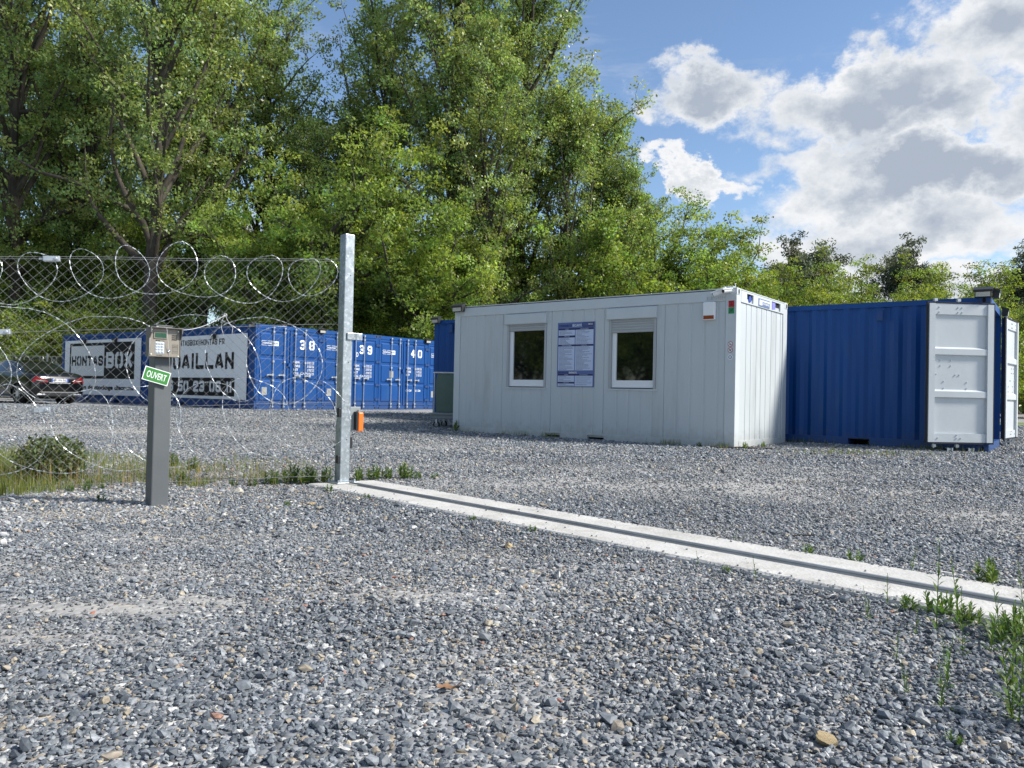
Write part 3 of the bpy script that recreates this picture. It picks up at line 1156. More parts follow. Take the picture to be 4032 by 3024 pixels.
def container(name, label, origin, yaw, near=0.0, far=0.0, number=None, group=None, doors=True, tare=0, extra_d=False):
    """x along the length, y away from the front side, door end at x = CL; near / far = swing of each leaf in degrees"""
    t = thing(name, label, 'container', origin, yaw, group)
    s0 = cached('side', lambda: corrug(CL - .30, .155, 2.49, M['blue']))
    link('side_wall', s0, t, (.15, 0, 0))
    link('side_wall', s0, t, (CL - .15, CW, 0), math.pi)
    e0 = cached('end', lambda: corrug(CW - .24, .155, 2.49, M['blue'], name='end_wall'))
    link('end_wall', e0, t, (0, CW - .12, 0), -math.pi / 2)
    link('bottom_rail', cached('rail0', lambda: side_rails(0)), t)
    link('bottom_rail', cached('rail1', lambda: side_rails(1)), t)
    pk = cached('pocket', pocket_mesh)
    for px in (1.835, 3.883):
        link('fork_pocket_shade', pk, t, (px, .5, .029))
    tr = cached('trail', lambda: MB().box(.178, CL - .178, 0, .06, CH - .10, CH - .01).mesh('top_rail', M['blue']))
    link('top_rail', tr, t)
    link('top_rail', tr, t, (0, CW - .06, 0))
    cp = cached('post', lambda: MB().box(0, .15, 0, .12, .118, CH - .118).mesh('corner_post', M['blue']))
    cc = cached('casting', casting_mesh)
    ch = cached('hole', hole_mesh)
    for x in (0, 1):
        for y in (0, 1):
            link('corner_post', cp, t, (0 if not x else CL - .15, 0.003 if not y else CW - .123, 0))
            for z in (0, 1):
                c_ = link('corner_casting', cc, t, (0 if not x else CL - .178, 0 if not y else CW - .162, 0 if not z else CH - .118), bevel=.006)
                if y == 0:
                    link('casting_hole_shade', ch, c_, (.089, -.0005, .059))
                if x == 1:
                    link('casting_hole_shade', ch, c_, (.1785, .081, .059), math.pi / 2)
    # roof sheet with shallow ribs, floor
    def roof():
        b = MB()
        b.box(.06, CL - .06, .06, CW - .06, CH - .035, CH - .028)
        x = .35
        while x < CL - .4:
            b.box(x, x + .13, .05, CW - .05, CH - .028, CH - .006)
            x += .418
        return b.mesh('roof', M['blue'])
    link('roof', cached('roof', roof), t)
    link('floor', cached('floor', lambda: MB().box(.06, CL - .12, .06, CW - .06, .12, .16).mesh('floor', M['ply'])), t)
    # door end frame
    link('header', cached('header', lambda: MB().box(CL - .12, CL, .162, CW - .162, CH - .125, CH - .004).mesh('header', M['blue'])), t)
    link('sill', cached('sill', lambda: MB().box(CL - .12, CL, .162, CW - .162, .012, .145).mesh('sill', M['blue'])), t)
    for k, (sx, ang, hy) in enumerate(((1, near, .055), (-1, far, CW - .055))):
        rz = R(90 - ang) if sx > 0 else R(90 + ang)
        d = link('door', cached(('leaf', sx), lambda: door_leaf_mesh(sx)), t, (CL - .0 + .012, hy, .152), rz)
        link('door_lining', cached(('lin', sx), lambda: lining_mesh(sx)), d)
        link('rubber_seal', cached(('seal', sx), lambda: seal_mesh(sx)), d)
        rods = (.55, .955) if sx > 0 else (-.98, -.60)
        for rx in rods:
            link('lock_rod', cached('rod', rod_mesh), d, (rx, 0, 0))
            link('door_handle', cached('handle', handle_mesh), d, (rx - .02 if sx > 0 else rx + .17, 0, .90))
        for hz in (.12, .62, 1.42, 2.0):
            link('hinge', cached(('hinge'), hinge_mesh), d, (.0, 0, hz + .08), 0 if sx > 0 else 0)
        if number:
            if sx > 0:
                stencil_logo(d, .15, 1.80, .60, .145, -.010, M['stencil_white'])
                link('placard', cached('plac', lambda: MB().box(0, .18, -.009, -.006, 0, .235).mesh('placard', M['placard'])), d, (.19, 0, .30) if number != '40' else (.50, 0, .98))
                b = MB().box(1.10, 1.19, -.05, -.006, 1.18, 1.30)
                link('lock_box', cached('lockbox', lambda: b.mesh('lock_box', M['blue'])), d)
            else:
                for q, chh in enumerate(number):
                    link('number', glyph_mesh(chh, .21, .30, M['stencil_white'], .062), d, (-.80 + q * .36, -.0085, 1.745))
                if extra_d:
                    text('D', -.93, 1.64, .09, .15, -.010, M['stencil_white'], d, .02, 'lettering')
                rows = ['MGW.', 'TARE', 'NET', 'CU. CAP.'][: (3 if number == '40' else 4)]
                for q, rr in enumerate(rows):
                    text(rr, -1.02, 1.30 - q * .115, .07 * len(rr) - .03, .075, -.010, M['stencil_white'], d, .02)
                    for z_ in (0, .045):
                        text('30.480 KGS' if z_ else '67.200 LBS', -.50, 1.295 - q * .115 + z_, .27, .034, -.010, M['stencil_white'], d, .02)
                if number == '40':
                    text('CU. CAP.', -1.02, .50, .30, .075, -.010, M['stencil_white'], d, .02)
                    text('33.1 CBM', -.55, .50, .27, .075, -.010, M['stencil_white'], d, .02)
    return t


def ax(o3, yaw, a, b=0.0):
    return (o3[0] + math.cos(yaw) * a - math.sin(yaw) * b, o3[1] + math.sin(yaw) * a + math.cos(yaw) * b, o3[2])


LBO, LBY = (-7.7025, 23.1214, .173), -.6625
nums = [('38', 'blue container with big white number 38 on its doors, at the corner of the row'),
        ('39', 'blue container whose doors read D 39, second from the corner'),
        ('40', 'blue container with white number 40, third in the row of doors'),
        ('41', 'blue container at the far end of the numbered row, mostly hidden by the grey office')]
conts = []
for k, (nn, lb) in enumerate(nums):
    conts.append(container('shipping_container', lb, ax(LBO, LBY, -CL, 2.44 * k), LBY, number=nn, group='numbered blue containers side by side', extra_d=(nn == '39')))
c1o = (-12.747, 27.059, .173)
C1 = container('shipping_container', 'blue container with the HONTAS BOX billboard behind the parked car', ax(c1o, -.6, -CL), -.6)
A_O, A_Y = (-2.09, 20.0, .15), -.65
CA = container('shipping_container', 'dark blue container standing just behind the left end of the office', A_O, A_Y)
CA.location = (-2.06, 20.2, .1)
BO, BY = (2.989, 16.344, -.004), -.627
CB = container('shipping_container', 'blue container right of the office with its white-lined doors wide open', BO, BY, near=229, far=173)

# bolts on the white door linings
bolt = MB().cyl((0, 0, 0), .012, .012, 'y', 6).mesh('bolt', M['white_paint'])
for ch_ in CB.children:
    if ch_.name.startswith('door'):
        sx = 1 if ch_.location.y < 1 else -1
        for bx_, bz_ in ((.19, 2.23), (.19, 2.15), (.52, 2.23), (.59, 2.23), (.52, 2.15), (.59, 2.15), (.19, .08), (.52, .08), (.59, .08), (.52, .13),
                         (.17, 1.13), (.50, 1.12), (.57, 1.12), (.30, 1.01), (.30, .90), (.70, 1.0), (.70, .90), (.24, 1.36), (.42, 1.36), (.24, 1.27), (.42, 1.27)):
            y_ = .060 if (bz_ > 2.1 or bz_ < .2) else .034
            link('bolt', bolt, ch_, (sx * (1.145 - bx_), y_, bz_))
        for bx_ in (.35, .72):
            link('rod_cam', cached('cam', lambda: MB().box(-.05, .05, -.07, -.03, -.015, .02).box(-.05, -.03, -.07, -.01, -.03, .03).box(.03, .05, -.07, -.01, -.03, .03).mesh('rod_cam', M['zinc'])), ch_, (sx * bx_, .05, -.11))
# solar lamps on the near container
flood_light(CB, (CL - .10, -.02, CH + .075), 0, .24)
flood_light(CB, (CL + .03, .14, CH + .07), math.pi / 2, .20)
flood_light(CB, (CL + .03, CW - .1, CH - .02), math.pi / 2, .18)
link('vent', MB().box(0, .10, -.028, .012, 0, .19).box(-.012, .112, -.034, -.02, .19, .205).mesh('vent', M['blue']), CB, (4.33, 0, 2.25))
link('vent', bpy.data.meshes['vent'], CA, (.55, 0, 2.25))
# lashing rings on the inner wall
for z_ in (.4, .95, 1.5, 2.05):
    link('lashing_ring', cached('ring', lambda: MB().box(-.05, .0, -.012, .012, 0, .014).mesh('lashing_ring', M['zinc'])), CB, (CL - .16, CW - .10, z_))
flood_light(CA, (.10, -.02, CH + .01), 0, .24)
flood_light(conts[0], (CL + .01, CW - .02, CH - .02), math.pi / 2, .24)
flood_light(conts[2], (CL + .01, CW - .02, CH - .02), math.pi / 2, .24)
flood_light(conts[0], (CL - .12, -.02, CH - .02), 0, .16)
flood_light(conts[0], (CL - 2.15, -.05, 2.26), 0, .16)
flood_light(C1, (CL - 2.07, -.05, 2.30), 0, .16)
flood_light(C1, (CL - 4.27, -.05, 2.30), 0, .16)

# ---- billboards
def board(parent, x0, x1, z0, z1, lab):
    o_ = link('billboard', MB().box(x0, x1, -.022, -.002, z0, z1).mesh('billboard', M['banner']), parent, bevel=.003)
    o_['label'] = lab
    return o_


def ink_box(parent, x0, x1, z0, z1, y, m_, name='printed_field'):
    return link(name, MB().box(x0, x1, y - .001, y + .001, z0, z1).mesh(name, m_), parent)


def word(parent, body, x0, x1, z0, z1, y, m_, back=None, bold=.03, fill=.86):
    """word in a heavy stencil face"""
    adv_w = [(.50 if c_ in 'I1.' else (.7 if c_ == ' ' else 1.0)) for c_ in body]
    unit_w = (x1 - x0) / sum(adv_w)
    x_ = x0
    for c_, a_ in zip(body, adv_w):
        adv = unit_w * a_
        if c_ != ' ':
            w_ = adv * fill
            full = unit_w * fill
            link('letter', glyph_mesh(c_, w_, z1 - z0, m_, full * (.27 if c_ not in '@' else .13)), parent, (x_ + (adv - w_) / 2, y, z0))
        x_ += adv


bd = board(conts[0], CL - 5.62, CL - .395, .285, 2.31, 'white board reading ROAILLAN with mail address and telephone number')
X = lambda q: CL + q
word(bd, 'HONTASBOX@HONTAS.FR', X(-4.62), X(-1.60), 1.995, 2.185, -.024, M['ink'], M['banner'], .07)
word(bd, 'ROAILLAN', X(-5.28), X(-1.03), 1.225, 1.75, -.024, M['ink'], M['banner'], .09)
ink_box(bd, X(-5.40), X(-1.005), .376, .956, -.0235, M['ink'])
word(bd, '06 50 23 06 11', X(-5.30), X(-1.12), .50, .855, -.026, M['board_print'], M['ink'], .07)
bd = board(C1, CL - 5.80, CL - .45, .285, 2.345, 'white board with the HONTAS BOX badge')
ink_box(bd, X(-5.42), X(-.83), .885, 2.235, -.0235, M['ink'], 'badge_ground')
ink_box(bd, X(-5.31), X(-2.88), .99, 2.125, -.0255, M['board_print'], 'badge_panel')
word(bd, 'HONTAS', X(-5.27), X(-2.92), 1.37, 1.75, -.028, M['ink'], M['board_print'], .09)
word(bd, 'BOX', X(-2.78), X(-.92), 1.28, 1.87, -.026, M['board_print'], M['ink'], .09)
text('Location de stockage discount', X(-5.40), .43, 4.57, .22, -.024, M['ink'], bd, .05)


# ------------------------------------------------------------------ grey site office
OL, OW, OH = 6.058, 2.438, 2.576
OF = thing('site_office', 'pale grey prefabricated office container with two shuttered windows', 'office cabin', (-1.209, 16.10, 0), -.659)


def panel_mesh(x0, x1, z0, z1, ribs, name='wall_panel'):
    """flat steel panel with narrow sunk grooves, facing -y"""
    prof = [(x0, .016), (x0 + .006, .004)]
    for r_ in ribs:
        if x0 + .03 < r_ < x1 - .06:
            prof += [(r_ - .002, .004), (r_ + .006, .013), (r_ + .034, .013), (r_ + .042, .004)]
    prof += [(x1 - .008, .004), (x1 - .002, .016)]
    b = MB()
    k = len(prof)
    v = [(a, b_, z0) for a, b_ in prof] + [(a, b_, z1) for a, b_ in prof]
    b.add(v, [(i, i + 1, k + i + 1, k + i) for i in range(k - 1)])
    return b.mesh(name, M['office'])


RIBS = [.324, .557, .801, 1.04, 1.30, 1.50, 1.74, 1.975, 2.21, 2.669, 2.90, 3.139, 3.373, 3.86, 4.09, 4.33, 4.56, 5.009, 5.255, 5.495, 5.731]
seams = [.150, 1.275, 2.452, 3.607, 4.796, 5.877]
Z0, Z1 = .112, 2.378
for i in range(5):
    a, b_ = seams[i], seams[i + 1]
    if i in (1, 3):
        w0, w1 = (1.385, 2.332) if i == 1 else (3.705, 4.640)
        link('wall_panel', panel_mesh(a, b_, Z0, .935, RIBS), OF)
        link('wall_panel', panel_mesh(a, w0, .935, Z1, []), OF)
        link('wall_panel', panel_mesh(w1, b_, .935, Z1, []), OF)
    else:
        link('wall_panel', panel_mesh(a, b_, Z0, Z1, RIBS), OF)
# solid core behind the panels, cut back at the windows
link('wall_core', MB().box(.10, 1.385, .016, .10, .05, 2.45).box(2.332, 3.705, .016, .10, .05, 2.45).box(4.64, 5.95, .016, .10, .05, 2.45)
     .box(1.385, 2.332, .016, .10, .05, .935).box(3.705, 4.64, .016, .10, .05, .935).box(1.385, 2.332, .016, .10, 2.16, 2.45).box(3.705, 4.64, .016, .10, 2.16, 2.45).mesh('wall_core', M['office']), OF)
link('back_wall', MB().box(.05, OL - .05, OW - .06, OW - .01, .05, 2.50).mesh('back_wall', M['office']), OF)
link('side_wall', MB().box(.01, .06, .05, OW - .05, .05, 2.50).mesh('side_wall', M['office']), OF)
link('floor', MB().box(.05, OL - .05, .05, OW - .05, .04, .12).mesh('floor', M['ply']), OF)
# end wall panels (facing +x)
eribs = [.428, .647, .900, 1.161, 1.37, 1.616, 1.868, 2.10]
for a, b_ in ((.181, 1.150), (1.158, 2.228)):
    link('wall_panel', panel_mesh(a, b_, Z0, Z1, [q for q in eribs if a < q < b_]), OF, (OL - .012, 0, 0), math.pi / 2)
link('end_core', MB().box(OL - .10, OL - .024, .10, 2.30, .05, 2.45).mesh('end_core', M['office']), OF)
T = M['office_trim']
# frame
top = MB().box(.150, 5.877, -.012, .09, 2.378, 2.552)
link('top_rail', top.mesh('top_rail', T), OF, bevel=.006)
link('gutter_edge', MB().box(.02, OL - .02, .004, .07, 2.552, 2.566).mesh('gutter_edge', M['black']), OF)
bt = MB()
for a, b_ in ((.150, 2.341), (2.689, 3.288), (3.640, 5.877)):
    bt.box(a, b_, -.012, .09, .0, .112)
for a, b_ in ((2.341, 2.689), (3.288, 3.640)):
    bt.box(a, b_, -.012, .09, .084, .112).box(a, b_, -.010, .09, .0, .010)
link('bottom_rail', bt.mesh('bottom_rail', T), OF)
for a in (2.341, 3.288):
    link('fork_pocket_shade', MB().box(a, a + .350, .35, .37, .005, .084).mesh('fork_pocket_shade', M['dark']), OF)  # dark sheet closing the pocket, its inner shade put into the colour
for x0, x1 in ((0, .150), (5.877, OL)):
    link('corner_post', MB().box(x0, x1, -.014, .176, .0, OH - .004).mesh('corner_post', T), OF, bevel=.008)
for x0, x1 in ((0, .10), (5.90, OL)):
    link('corner_post', MB().box(x0, x1, OW - .21, OW + .004, .0, OH - .004).mesh('corner_post', T), OF, bevel=.008)
e = MB()
for y0, y1 in ((.176, .431), (.717, .93), (1.50, 1.609), (2.057, OW - .21)):
    e.box(OL - .10, OL + .002, y0, y1, 2.372, 2.560)
for y0, y1 in ((.431, .717), (1.609, 2.057)):
    e.box(OL - .10, OL + .002, y0, y1, 2.372, 2.392).box(OL - .10, OL + .002, y0, y1, 2.535, 2.560)
e.box(OL - .10, OL + .002, .93, 1.50, 2.372, 2.560)
link('top_rail', e.mesh('top_rail', T), OF)
link('bottom_rail', MB().box(OL - .10, OL + .002, .176, OW - .21, .0, .112).mesh('bottom_rail', T), OF)
link('roof', MB().box(-.01, OL + .004, -.016, OW + .01, 2.566, 2.582).mesh('roof', M['office_trim']), OF)
# pockets in the end rail, inner shade painted dark, one blue inside, badge, sticker
link('lifting_pocket_shade', MB().box(OL - .09, OL - .03, .431, .717, 2.392, 2.535).mesh('lifting_pocket_shade', M['dark']), OF)
link('plug_socket', MB().cyl((OL - .06, .60, 2.46), .055, .05, 'x', 14).mesh('plug_socket', M['badge_blue']), OF)
link('lifting_pocket_shade', MB().box(OL - .09, OL - .03, 1.609, 2.057, 2.392, 2.535).mesh('lifting_pocket_shade', M['dark']), OF)
bg = link('maker_badge', MB().box(OL + .002, OL + .006, .947, 1.484, 2.385, 2.52).mesh('maker_badge', M['badge']), OF)
link('badge_stripe', MB().box(OL + .006, OL + .008, 1.10, 1.47, 2.475, 2.50).box(OL + .006, OL + .008, .99, 1.12, 2.41, 2.50).mesh('badge_stripe', M['white']), bg)
link('lettering', text_mesh('CONTAINER', .30, .035, M['white'], .02), bg, (OL + .0085, 1.14, 2.425), math.pi / 2)
link('sticker', MB().box(OL + .003, OL + .005, 1.62, 1.78, 2.40, 2.52).mesh('sticker', mat('sticker_violet', (.22, .22, .62), .5)), OF)
# castings at the end
for y0 in (.0, OW - .13):
    c_ = link('corner_casting', MB().box(OL - .13, OL + .006, y0 - .016, y0 + .13, 2.47, OH + .012).mesh('corner_casting', T), OF, bevel=.01)
    link('casting_hole_shade', cached('hole', hole_mesh), c_, (OL + .007, y0 + .066, 2.525), math.pi / 2)
# windows
for x0, x1, zt, g0 in ((1.385, 2.332, 2.028, 1), (3.705, 4.640, 1.925, 2)):
    fx0, fx1 = x0 + .048, x1 - .055
    wdw = link('window', MB().box(fx0, fx0 + .085, .035, .085, .951, zt).box(fx1 - .018, fx1, .035, .085, .951, zt).box(fx0 + .085, fx1 - .018, .035, .085, .951, 1.082)
               .box(fx0 + .085, fx1 - .018, .035, .085, 2.10, 2.16).box(fx0 + .01, fx1 - .01, .028, .036, .955, .985).mesh('window', M['pvc']), OF, bevel=.003)
    link('pane', MB().box(fx0 + .085, fx1 - .018, .060, .068, 1.082, 2.12).mesh('pane', M['glass_dark']), wdw)
    sh = MB()
    z = zt
    while z < 2.165:
        sh.prism([(.018, z), (.008, z + .012), (.008, z + .036), (.018, z + .047)], x0 + .04, x1 - .04, 'x')
        z += .048
    sh.box(x0 + .04, x1 - .04, .018, .028, zt, 2.17)
    link('roller_shutter', sh.mesh('roller_shutter', M['shutter']), OF)
    link('shutter_box', MB().prism([(-.005, 2.157), (-.045, 2.165), (-.045, 2.350), (-.010, 2.366), (.016, 2.366), (.016, 2.157)], x0 - .035, x1 + .012, 'x').mesh('shutter_box', T), OF, bevel=.004)
    for a in (x0, x1 - .045):
        link('guide_rail', MB().box(a, a + .045, -.006, .05, .930, 2.157).mesh('guide_rail', M['shutter']), OF, bevel=.003)
    link('window_sill', MB().box(x0 - .03, x1 + .03, -.010, .030, .905, .932).mesh('window_sill', T), OF)
# siren
s_ = link('alarm_siren', MB().box(5.506, 5.716, -.075, .004, 2.075, 2.372).mesh('alarm_siren', M['white']), OF, bevel=.022)
link('siren_lens', MB().box(5.520, 5.702, -.078, -.01, 2.088, 2.150).mesh('siren_lens', M['amber']), s_, bevel=.006)
# outlined unit number
for i, c_ in enumerate('151959594'):
    text(c_, 5.552 + i * .0365, 2.405, .026, .055, -.0135, M['shutter'], OF, .0, 'digit')
# stickers on the corner post
st = link('warning_sticker', MB().box(5.925, 6.022, -.017, -.014, 2.272, 2.376).mesh('warning_sticker', M['red']), OF)
link('pictogram', MB().box(5.955, 5.992, -.0185, -.017, 2.30, 2.318).box(5.967, 5.980, -.0185, -.017, 2.318, 2.352).box(5.94, 6.006, -.0185, -.017, 2.356, 2.366).mesh('pictogram', mat('sticker_dark', (.12, .01, .01), .5)), st)
st = link('exit_sticker', MB().box(5.925, 6.022, -.017, -.014, 2.166, 2.268).mesh('exit_sticker', M['st_green']), OF)
link('pictogram', MB().box(5.95, 5.995, -.0185, -.017, 2.20, 2.235).box(5.94, 5.955, -.0185, -.017, 2.18, 2.20).box(5.985, 6.0, -.0185, -.017, 2.225, 2.25).mesh('pictogram', mat('sticker_pale_green', (.03, .10, .05), .5)), st)


def disc(z, ring, inner, nm):
    d_ = link(nm, MB().cyl((5.967, -.014, z), .043, -.0025, 'y', 20).mesh(nm, ring), OF)
    link('disc_face', MB().cyl((5.967, -.0166, z), .034, -.001, 'y', 20).mesh('disc_face', M['white']), d_)
    return d_


d_ = disc(1.676, M['red'], None, 'no_smoking_sign')
link('pictogram', MB().box(5.945, 5.990, -.019, -.0178, 1.668, 1.676).prism([(5.945, 1.698), (5.951, 1.702), (5.990, 1.654), (5.984, 1.650)], -.0195, -.0185).mesh('pictogram', M['ink']), d_)
d_ = disc(1.578, M['red'], None, 'no_dogs_sign')
link('pictogram', MB().box(5.952, 5.980, -.019, -.0178, 1.572, 1.584).box(5.952, 5.957, -.019, -.0178, 1.560, 1.572).box(5.975, 5.980, -.019, -.0178, 1.560, 1.572).box(5.976, 5.988, -.019, -.0178, 1.584, 1.594)
     .prism([(5.945, 1.600), (5.951, 1.604), (5.990, 1.556), (5.984, 1.552)], -.0195, -.0185).mesh('pictogram', M['ink']), d_)
d_ = disc(1.465, M['white'], None, 'camera_notice')
link('pictogram', MB().cyl((5.967, -.0178, 1.465), .030, -.001, 'y', 18).mesh('pictogram', M['badge']), d_)
link('pictogram', MB().cyl((5.967, -.019, 1.465), .020, -.001, 'y', 18).mesh('pictogram', M['white']), d_)
text('24/24', 5.952, 1.459, .030, .012, -.0205, M['badge'], d_, .02)
# cameras
def camera_part(x, y, z, yaw, tilt, L_=.20):
    k = link('security_camera', MB().cyl((0, 0, 0), .034, L_, 'x', 14, .034).box(-.02, L_ + .03, -.040, .040, .022, .042).mesh('security_camera', M['white']), OF, (x, y, z), (0, tilt, yaw))
    link('lens', MB().cyl((L_, 0, 0), .030, .008, 'x', 14).mesh('lens', M['black']), k)
    link('bracket', MB().tube([(0, 0, -.01), (-.05, 0, -.015), (-.09, 0, .0)], .014, 6).mesh('bracket', M['white']), k)


camera_part(5.90, -.10, 2.545, R(190), R(20), .20)
camera_part(5.97, -.05, 2.535, R(-122), R(8), .14)
link('junction_box', MB().box(5.86, 6.0, -.02, .10, 2.582, 2.612).mesh('junction_box', M['office_trim']), OF, bevel=.005)
link('antenna', MB().cyl((6.02, .02, 2.58), .006, .07, 'z', 6).cyl((6.02, .02, 2.64), .012, .015, 'z', 6).mesh('antenna', M['white']), OF)
flood_light(OF, (.14, -.03, OH - .01), 0, .26)

# safety notice
ps = link('safety_notice', MB().box(2.595, 3.405, -.006, .001, .955, 2.150).mesh('safety_notice', M['poster']), OF)
ps['label'] = 'blue and white notice headed CONSIGNES DE SECURITE'
PW, PH = .810, 1.195


def pb(u0, u1, v0, v1, m_, y, nm):   # fractions: u left to right, v top to bottom
    return link(nm, MB().box(2.595 + u0 * PW, 2.595 + u1 * PW, y - .0008, y + .0008, 2.150 - v1 * PH, 2.150 - v0 * PH).mesh(nm, m_), ps)


def pt(s, u0, v1, w_, h_, m_, y=-.0115, bold=.02):
    text(s, 2.595 + u0 * PW, 2.150 - v1 * PH, w_ * PW, h_ * PH, y, m_, ps, bold)


pt('CONSIGNES DE', .03, .068, .36, .035, M['navy'])
pt('S\u00c9CURIT\u00c9', .405, .068, .25, .044, M['white'])
pb(.675, .97, .012, .065, M['navy'], -.0085, 'notice_field')
pb(.69, .83, .02, .057, M['poster'], -.0105, 'notice_field')
pt('HONTAS', .70, .047, .12, .018, M['navy'], -.013)
pt('BOX', .84, .050, .115, .026, M['white'], -.013)
pb(.68, .97, .073, .080, M['navy'], -.0085, 'notice_field')
heads = [(.03, .49, .092, .116, 'INTERDIT'), (.49, .97, .092, .116, 'SANCTIONS PREVUES'), (.03, .49, .205, .232, 'OBLIGATIONS'), (.03, .49, .345, .370, "ZONE DE STATIONNEMENT"), (.49, .97, .345, .370, 'OBLIGATIONS'),
         (.03, .49, .802, .826, 'INTERDIT'), (.49, .97, .802, .826, 'SANCTIONS PREVUES'), (.03, .49, .925, .948, 'OBLIGATIONS')]
for u0, u1, v0, v1, s in heads:
    pb(u0, u1, v0, v1, M['navy'], -.0085, 'notice_field')
    w_ = .013 * len(s)
    pt(s, (u0 + u1) / 2 - w_ / 2, v1 - .006, w_, v1 - v0 - .012, M['poster_white'])
boxes = [(.03, .475, .118, .203, 4), (.03, .475, .235, .343, 6), (.495, .97, .118, .343, 11), (.03, .475, .372, .745, 19), (.495, .97, .372, .745, 20), (.03, .475, .828, .923, 4), (.03, .475, .95, .99, 2), (.495, .97, .828, .99, 5)]
tb = MB()
r_ = random.Random(4)
for u0, u1, v0, v1, nl in boxes:
    link('notice_panel', MB().box(2.595 + u0 * PW, 2.595 + u1 * PW, -.0100, -.0084, 2.150 - v1 * PH, 2.150 - v0 * PH).mesh('notice_panel', M['poster_white']), ps, bevel=.0)
    for k in range(nl):
        v_ = v0 + (k + .7) / (nl + .5) * (v1 - v0)
        x_ = u0 + .025
        end = u0 + (u1 - u0) * r_.uniform(.35, .95)
        while x_ < end:      # words too small to read: short bars
            w_ = r_.uniform(.015, .06)
            tb.box(2.595 + x_ * PW, 2.595 + min(x_ + w_, end) * PW, -.0118, -.0104, 2.150 - v_ * PH - .0035, 2.150 - v_ * PH + .0035)
            x_ += w_ + .008
o_ = link('fine_print', tb.mesh('fine_print', M['poster_text']), ps, kind='stuff')
pt('SP\u00c9CIFICIT\u00c9S', .025, .795, .30, .036, M['navy'])
pt('ENFANTS', .335, .795, .21, .030, M['white'])

# dark plank lying at the office corner
o_ = link('old_board', MB().box(0, 1.05, 0, .12, 0, .012).mesh('old_board', M['ply']), None, (3.15, 12.40, .018), (0, 0, R(-8)))
tag(o_, 'dark weathered board lying on gravel at the front corner of the office', 'board')

# ------------------------------------------------------------------ canvas trolley beside the office
tw = thing('laundry_trolley', 'grey trolley with a grey-green canvas bag, half hidden behind the office', 'trolley', (-1.72, 17.05, .02), -.25)
b = MB()
b.box(-.06, .95, 0, .62, .20, .30)
link('base', b.mesh('base', M['grey_plastic']), tw, bevel=.02)
link('base_rim', MB().box(-.10, .99, -.04, .66, .29, .335).mesh('base_rim', M['grey_plastic']), tw, bevel=.012)
fr = MB()
for x_, y_ in ((0, .03), (.88, .03), (0, .59), (.88, .59)):
    fr.tube([(x_, y_, .30), (x_, y_, 1.22)], .013, 6)
fr.tube([(-.02, .03, 1.22), (.92, .03, 1.22), (.92, .59, 1.22), (-.02, .59, 1.22), (-.02, .03, 1.22)], .016, 6)
link('frame', fr.mesh('frame', M['zinc']), tw)
b = MB()
nu, nv = 28, 10
vv, ff = [], []
for j in range(nv + 1):
    z_ = .36 + (1.20 - .36) * j / nv
    bulge = .03 * math.sin(math.pi * j / nv) + .006
    for i in range(nu):
        q = 2 * math.pi * i / nu
        cx_, cy_ = math.cos(q), math.sin(q)
        k_ = 1 / max(abs(cx_), abs(cy_)) ** .85
        wob = .008 * math.sin(i * 2.3 + j * .9)
        vv.append((.44 + (.42 + bulge + wob) * cx_ * k_ * .98, .31 + (.27 + bulge + wob) * cy_ * k_ * .98, z_ - (.02 if j == 0 and i % 3 else 0)))
for j in range(nv):
    for i in range(nu):
        ff.append((j * nu + i, j * nu + (i + 1) % nu, (j + 1) * nu + (i + 1) % nu, (j + 1) * nu + i))
b.add(vv, ff)
link('canvas_bag', b.mesh('canvas_bag', M['bag'], True), tw)
for x_, y_ in ((.06, .06), (.82, .06), (.06, .56), (.82, .56)):
    c_ = link('caster', MB().box(-.02, .02, -.03, .03, .10, .20).mesh('caster', M['zinc']), tw, (x_, y_, 0))
    link('wheel', MB().cyl((0, -.018, .075), .075, .036, 'y', 16).mesh('wheel', M['rubber']), c_)
    link('wheel_hub', MB().cyl((0, -.021, .075), .045, .042, 'y', 14).mesh('wheel_hub', M['grey_plastic']), c_)


# ------------------------------------------------------------------ gate track, post, keypad pillar
GY = math.atan2(.722 * 0 + RDIR[1], RDIR[0])      # local x runs along the rail


def gp(d, n_, z=0.0):
    q = d * RDIR + n_ * RNOR
    return (float(q[0]), float(q[1]), z)


tk = thing('gate_track', 'long pale concrete strip across the gravel carrying a steel gate rail', 'gate track', gp(0, SLAB[0], -.013), GY)
W_ = SLAB[1] - SLAB[0]
b = MB()
nseg = 60
L0, L1 = SLAB[2], SLAB[3]
vv, ff = [], []
r_ = random.Random(2)
for i in range(nseg + 1):
    x_ = L0 + (L1 - L0) * i / nseg
    j1, j2 = r_.uniform(-.006, .006), r_.uniform(-.008, .008)
    if i == 0:
        x_a, x_b = x_ + .02, x_ + .10
    else:
        x_a = x_b = x_
    vv += [(x_a, j1 - .012, -.06), (x_a, j1, .026), (x_a, j1 + .014, .036), (x_b, W_ + j2 - .014, .036), (x_b, W_ + j2, .026), (x_b, W_ + j2 + .01, -.06)]
for i in range(nseg):
    for k in range(5):
        ff.append((i * 6 + k, (i + 1) * 6 + k, (i + 1) * 6 + k + 1, i * 6 + k + 1))
ff += [(0, 1, 2, 3, 4, 5), tuple(nseg * 6 + k for k in (5, 4, 3, 2, 1, 0))]
b.add(vv, ff)
link('slab', b.mesh('slab', M['concrete']), tk)
b = MB()
rc = .265
b.box(-5.35, L1 - .05, rc - .016, rc + .016, .0362, .040)
b.box(-5.35, L1 - .05, rc - .012, rc + .012, .040, .044)
link('rail_plate', b.mesh('rail_plate', M['steel']), tk)
b = MB().tube([(-5.48, rc, .050), (L1 - .05, rc, .050)], .008, 8)
link('rail', b.mesh('rail', M['steel'], True), tk)

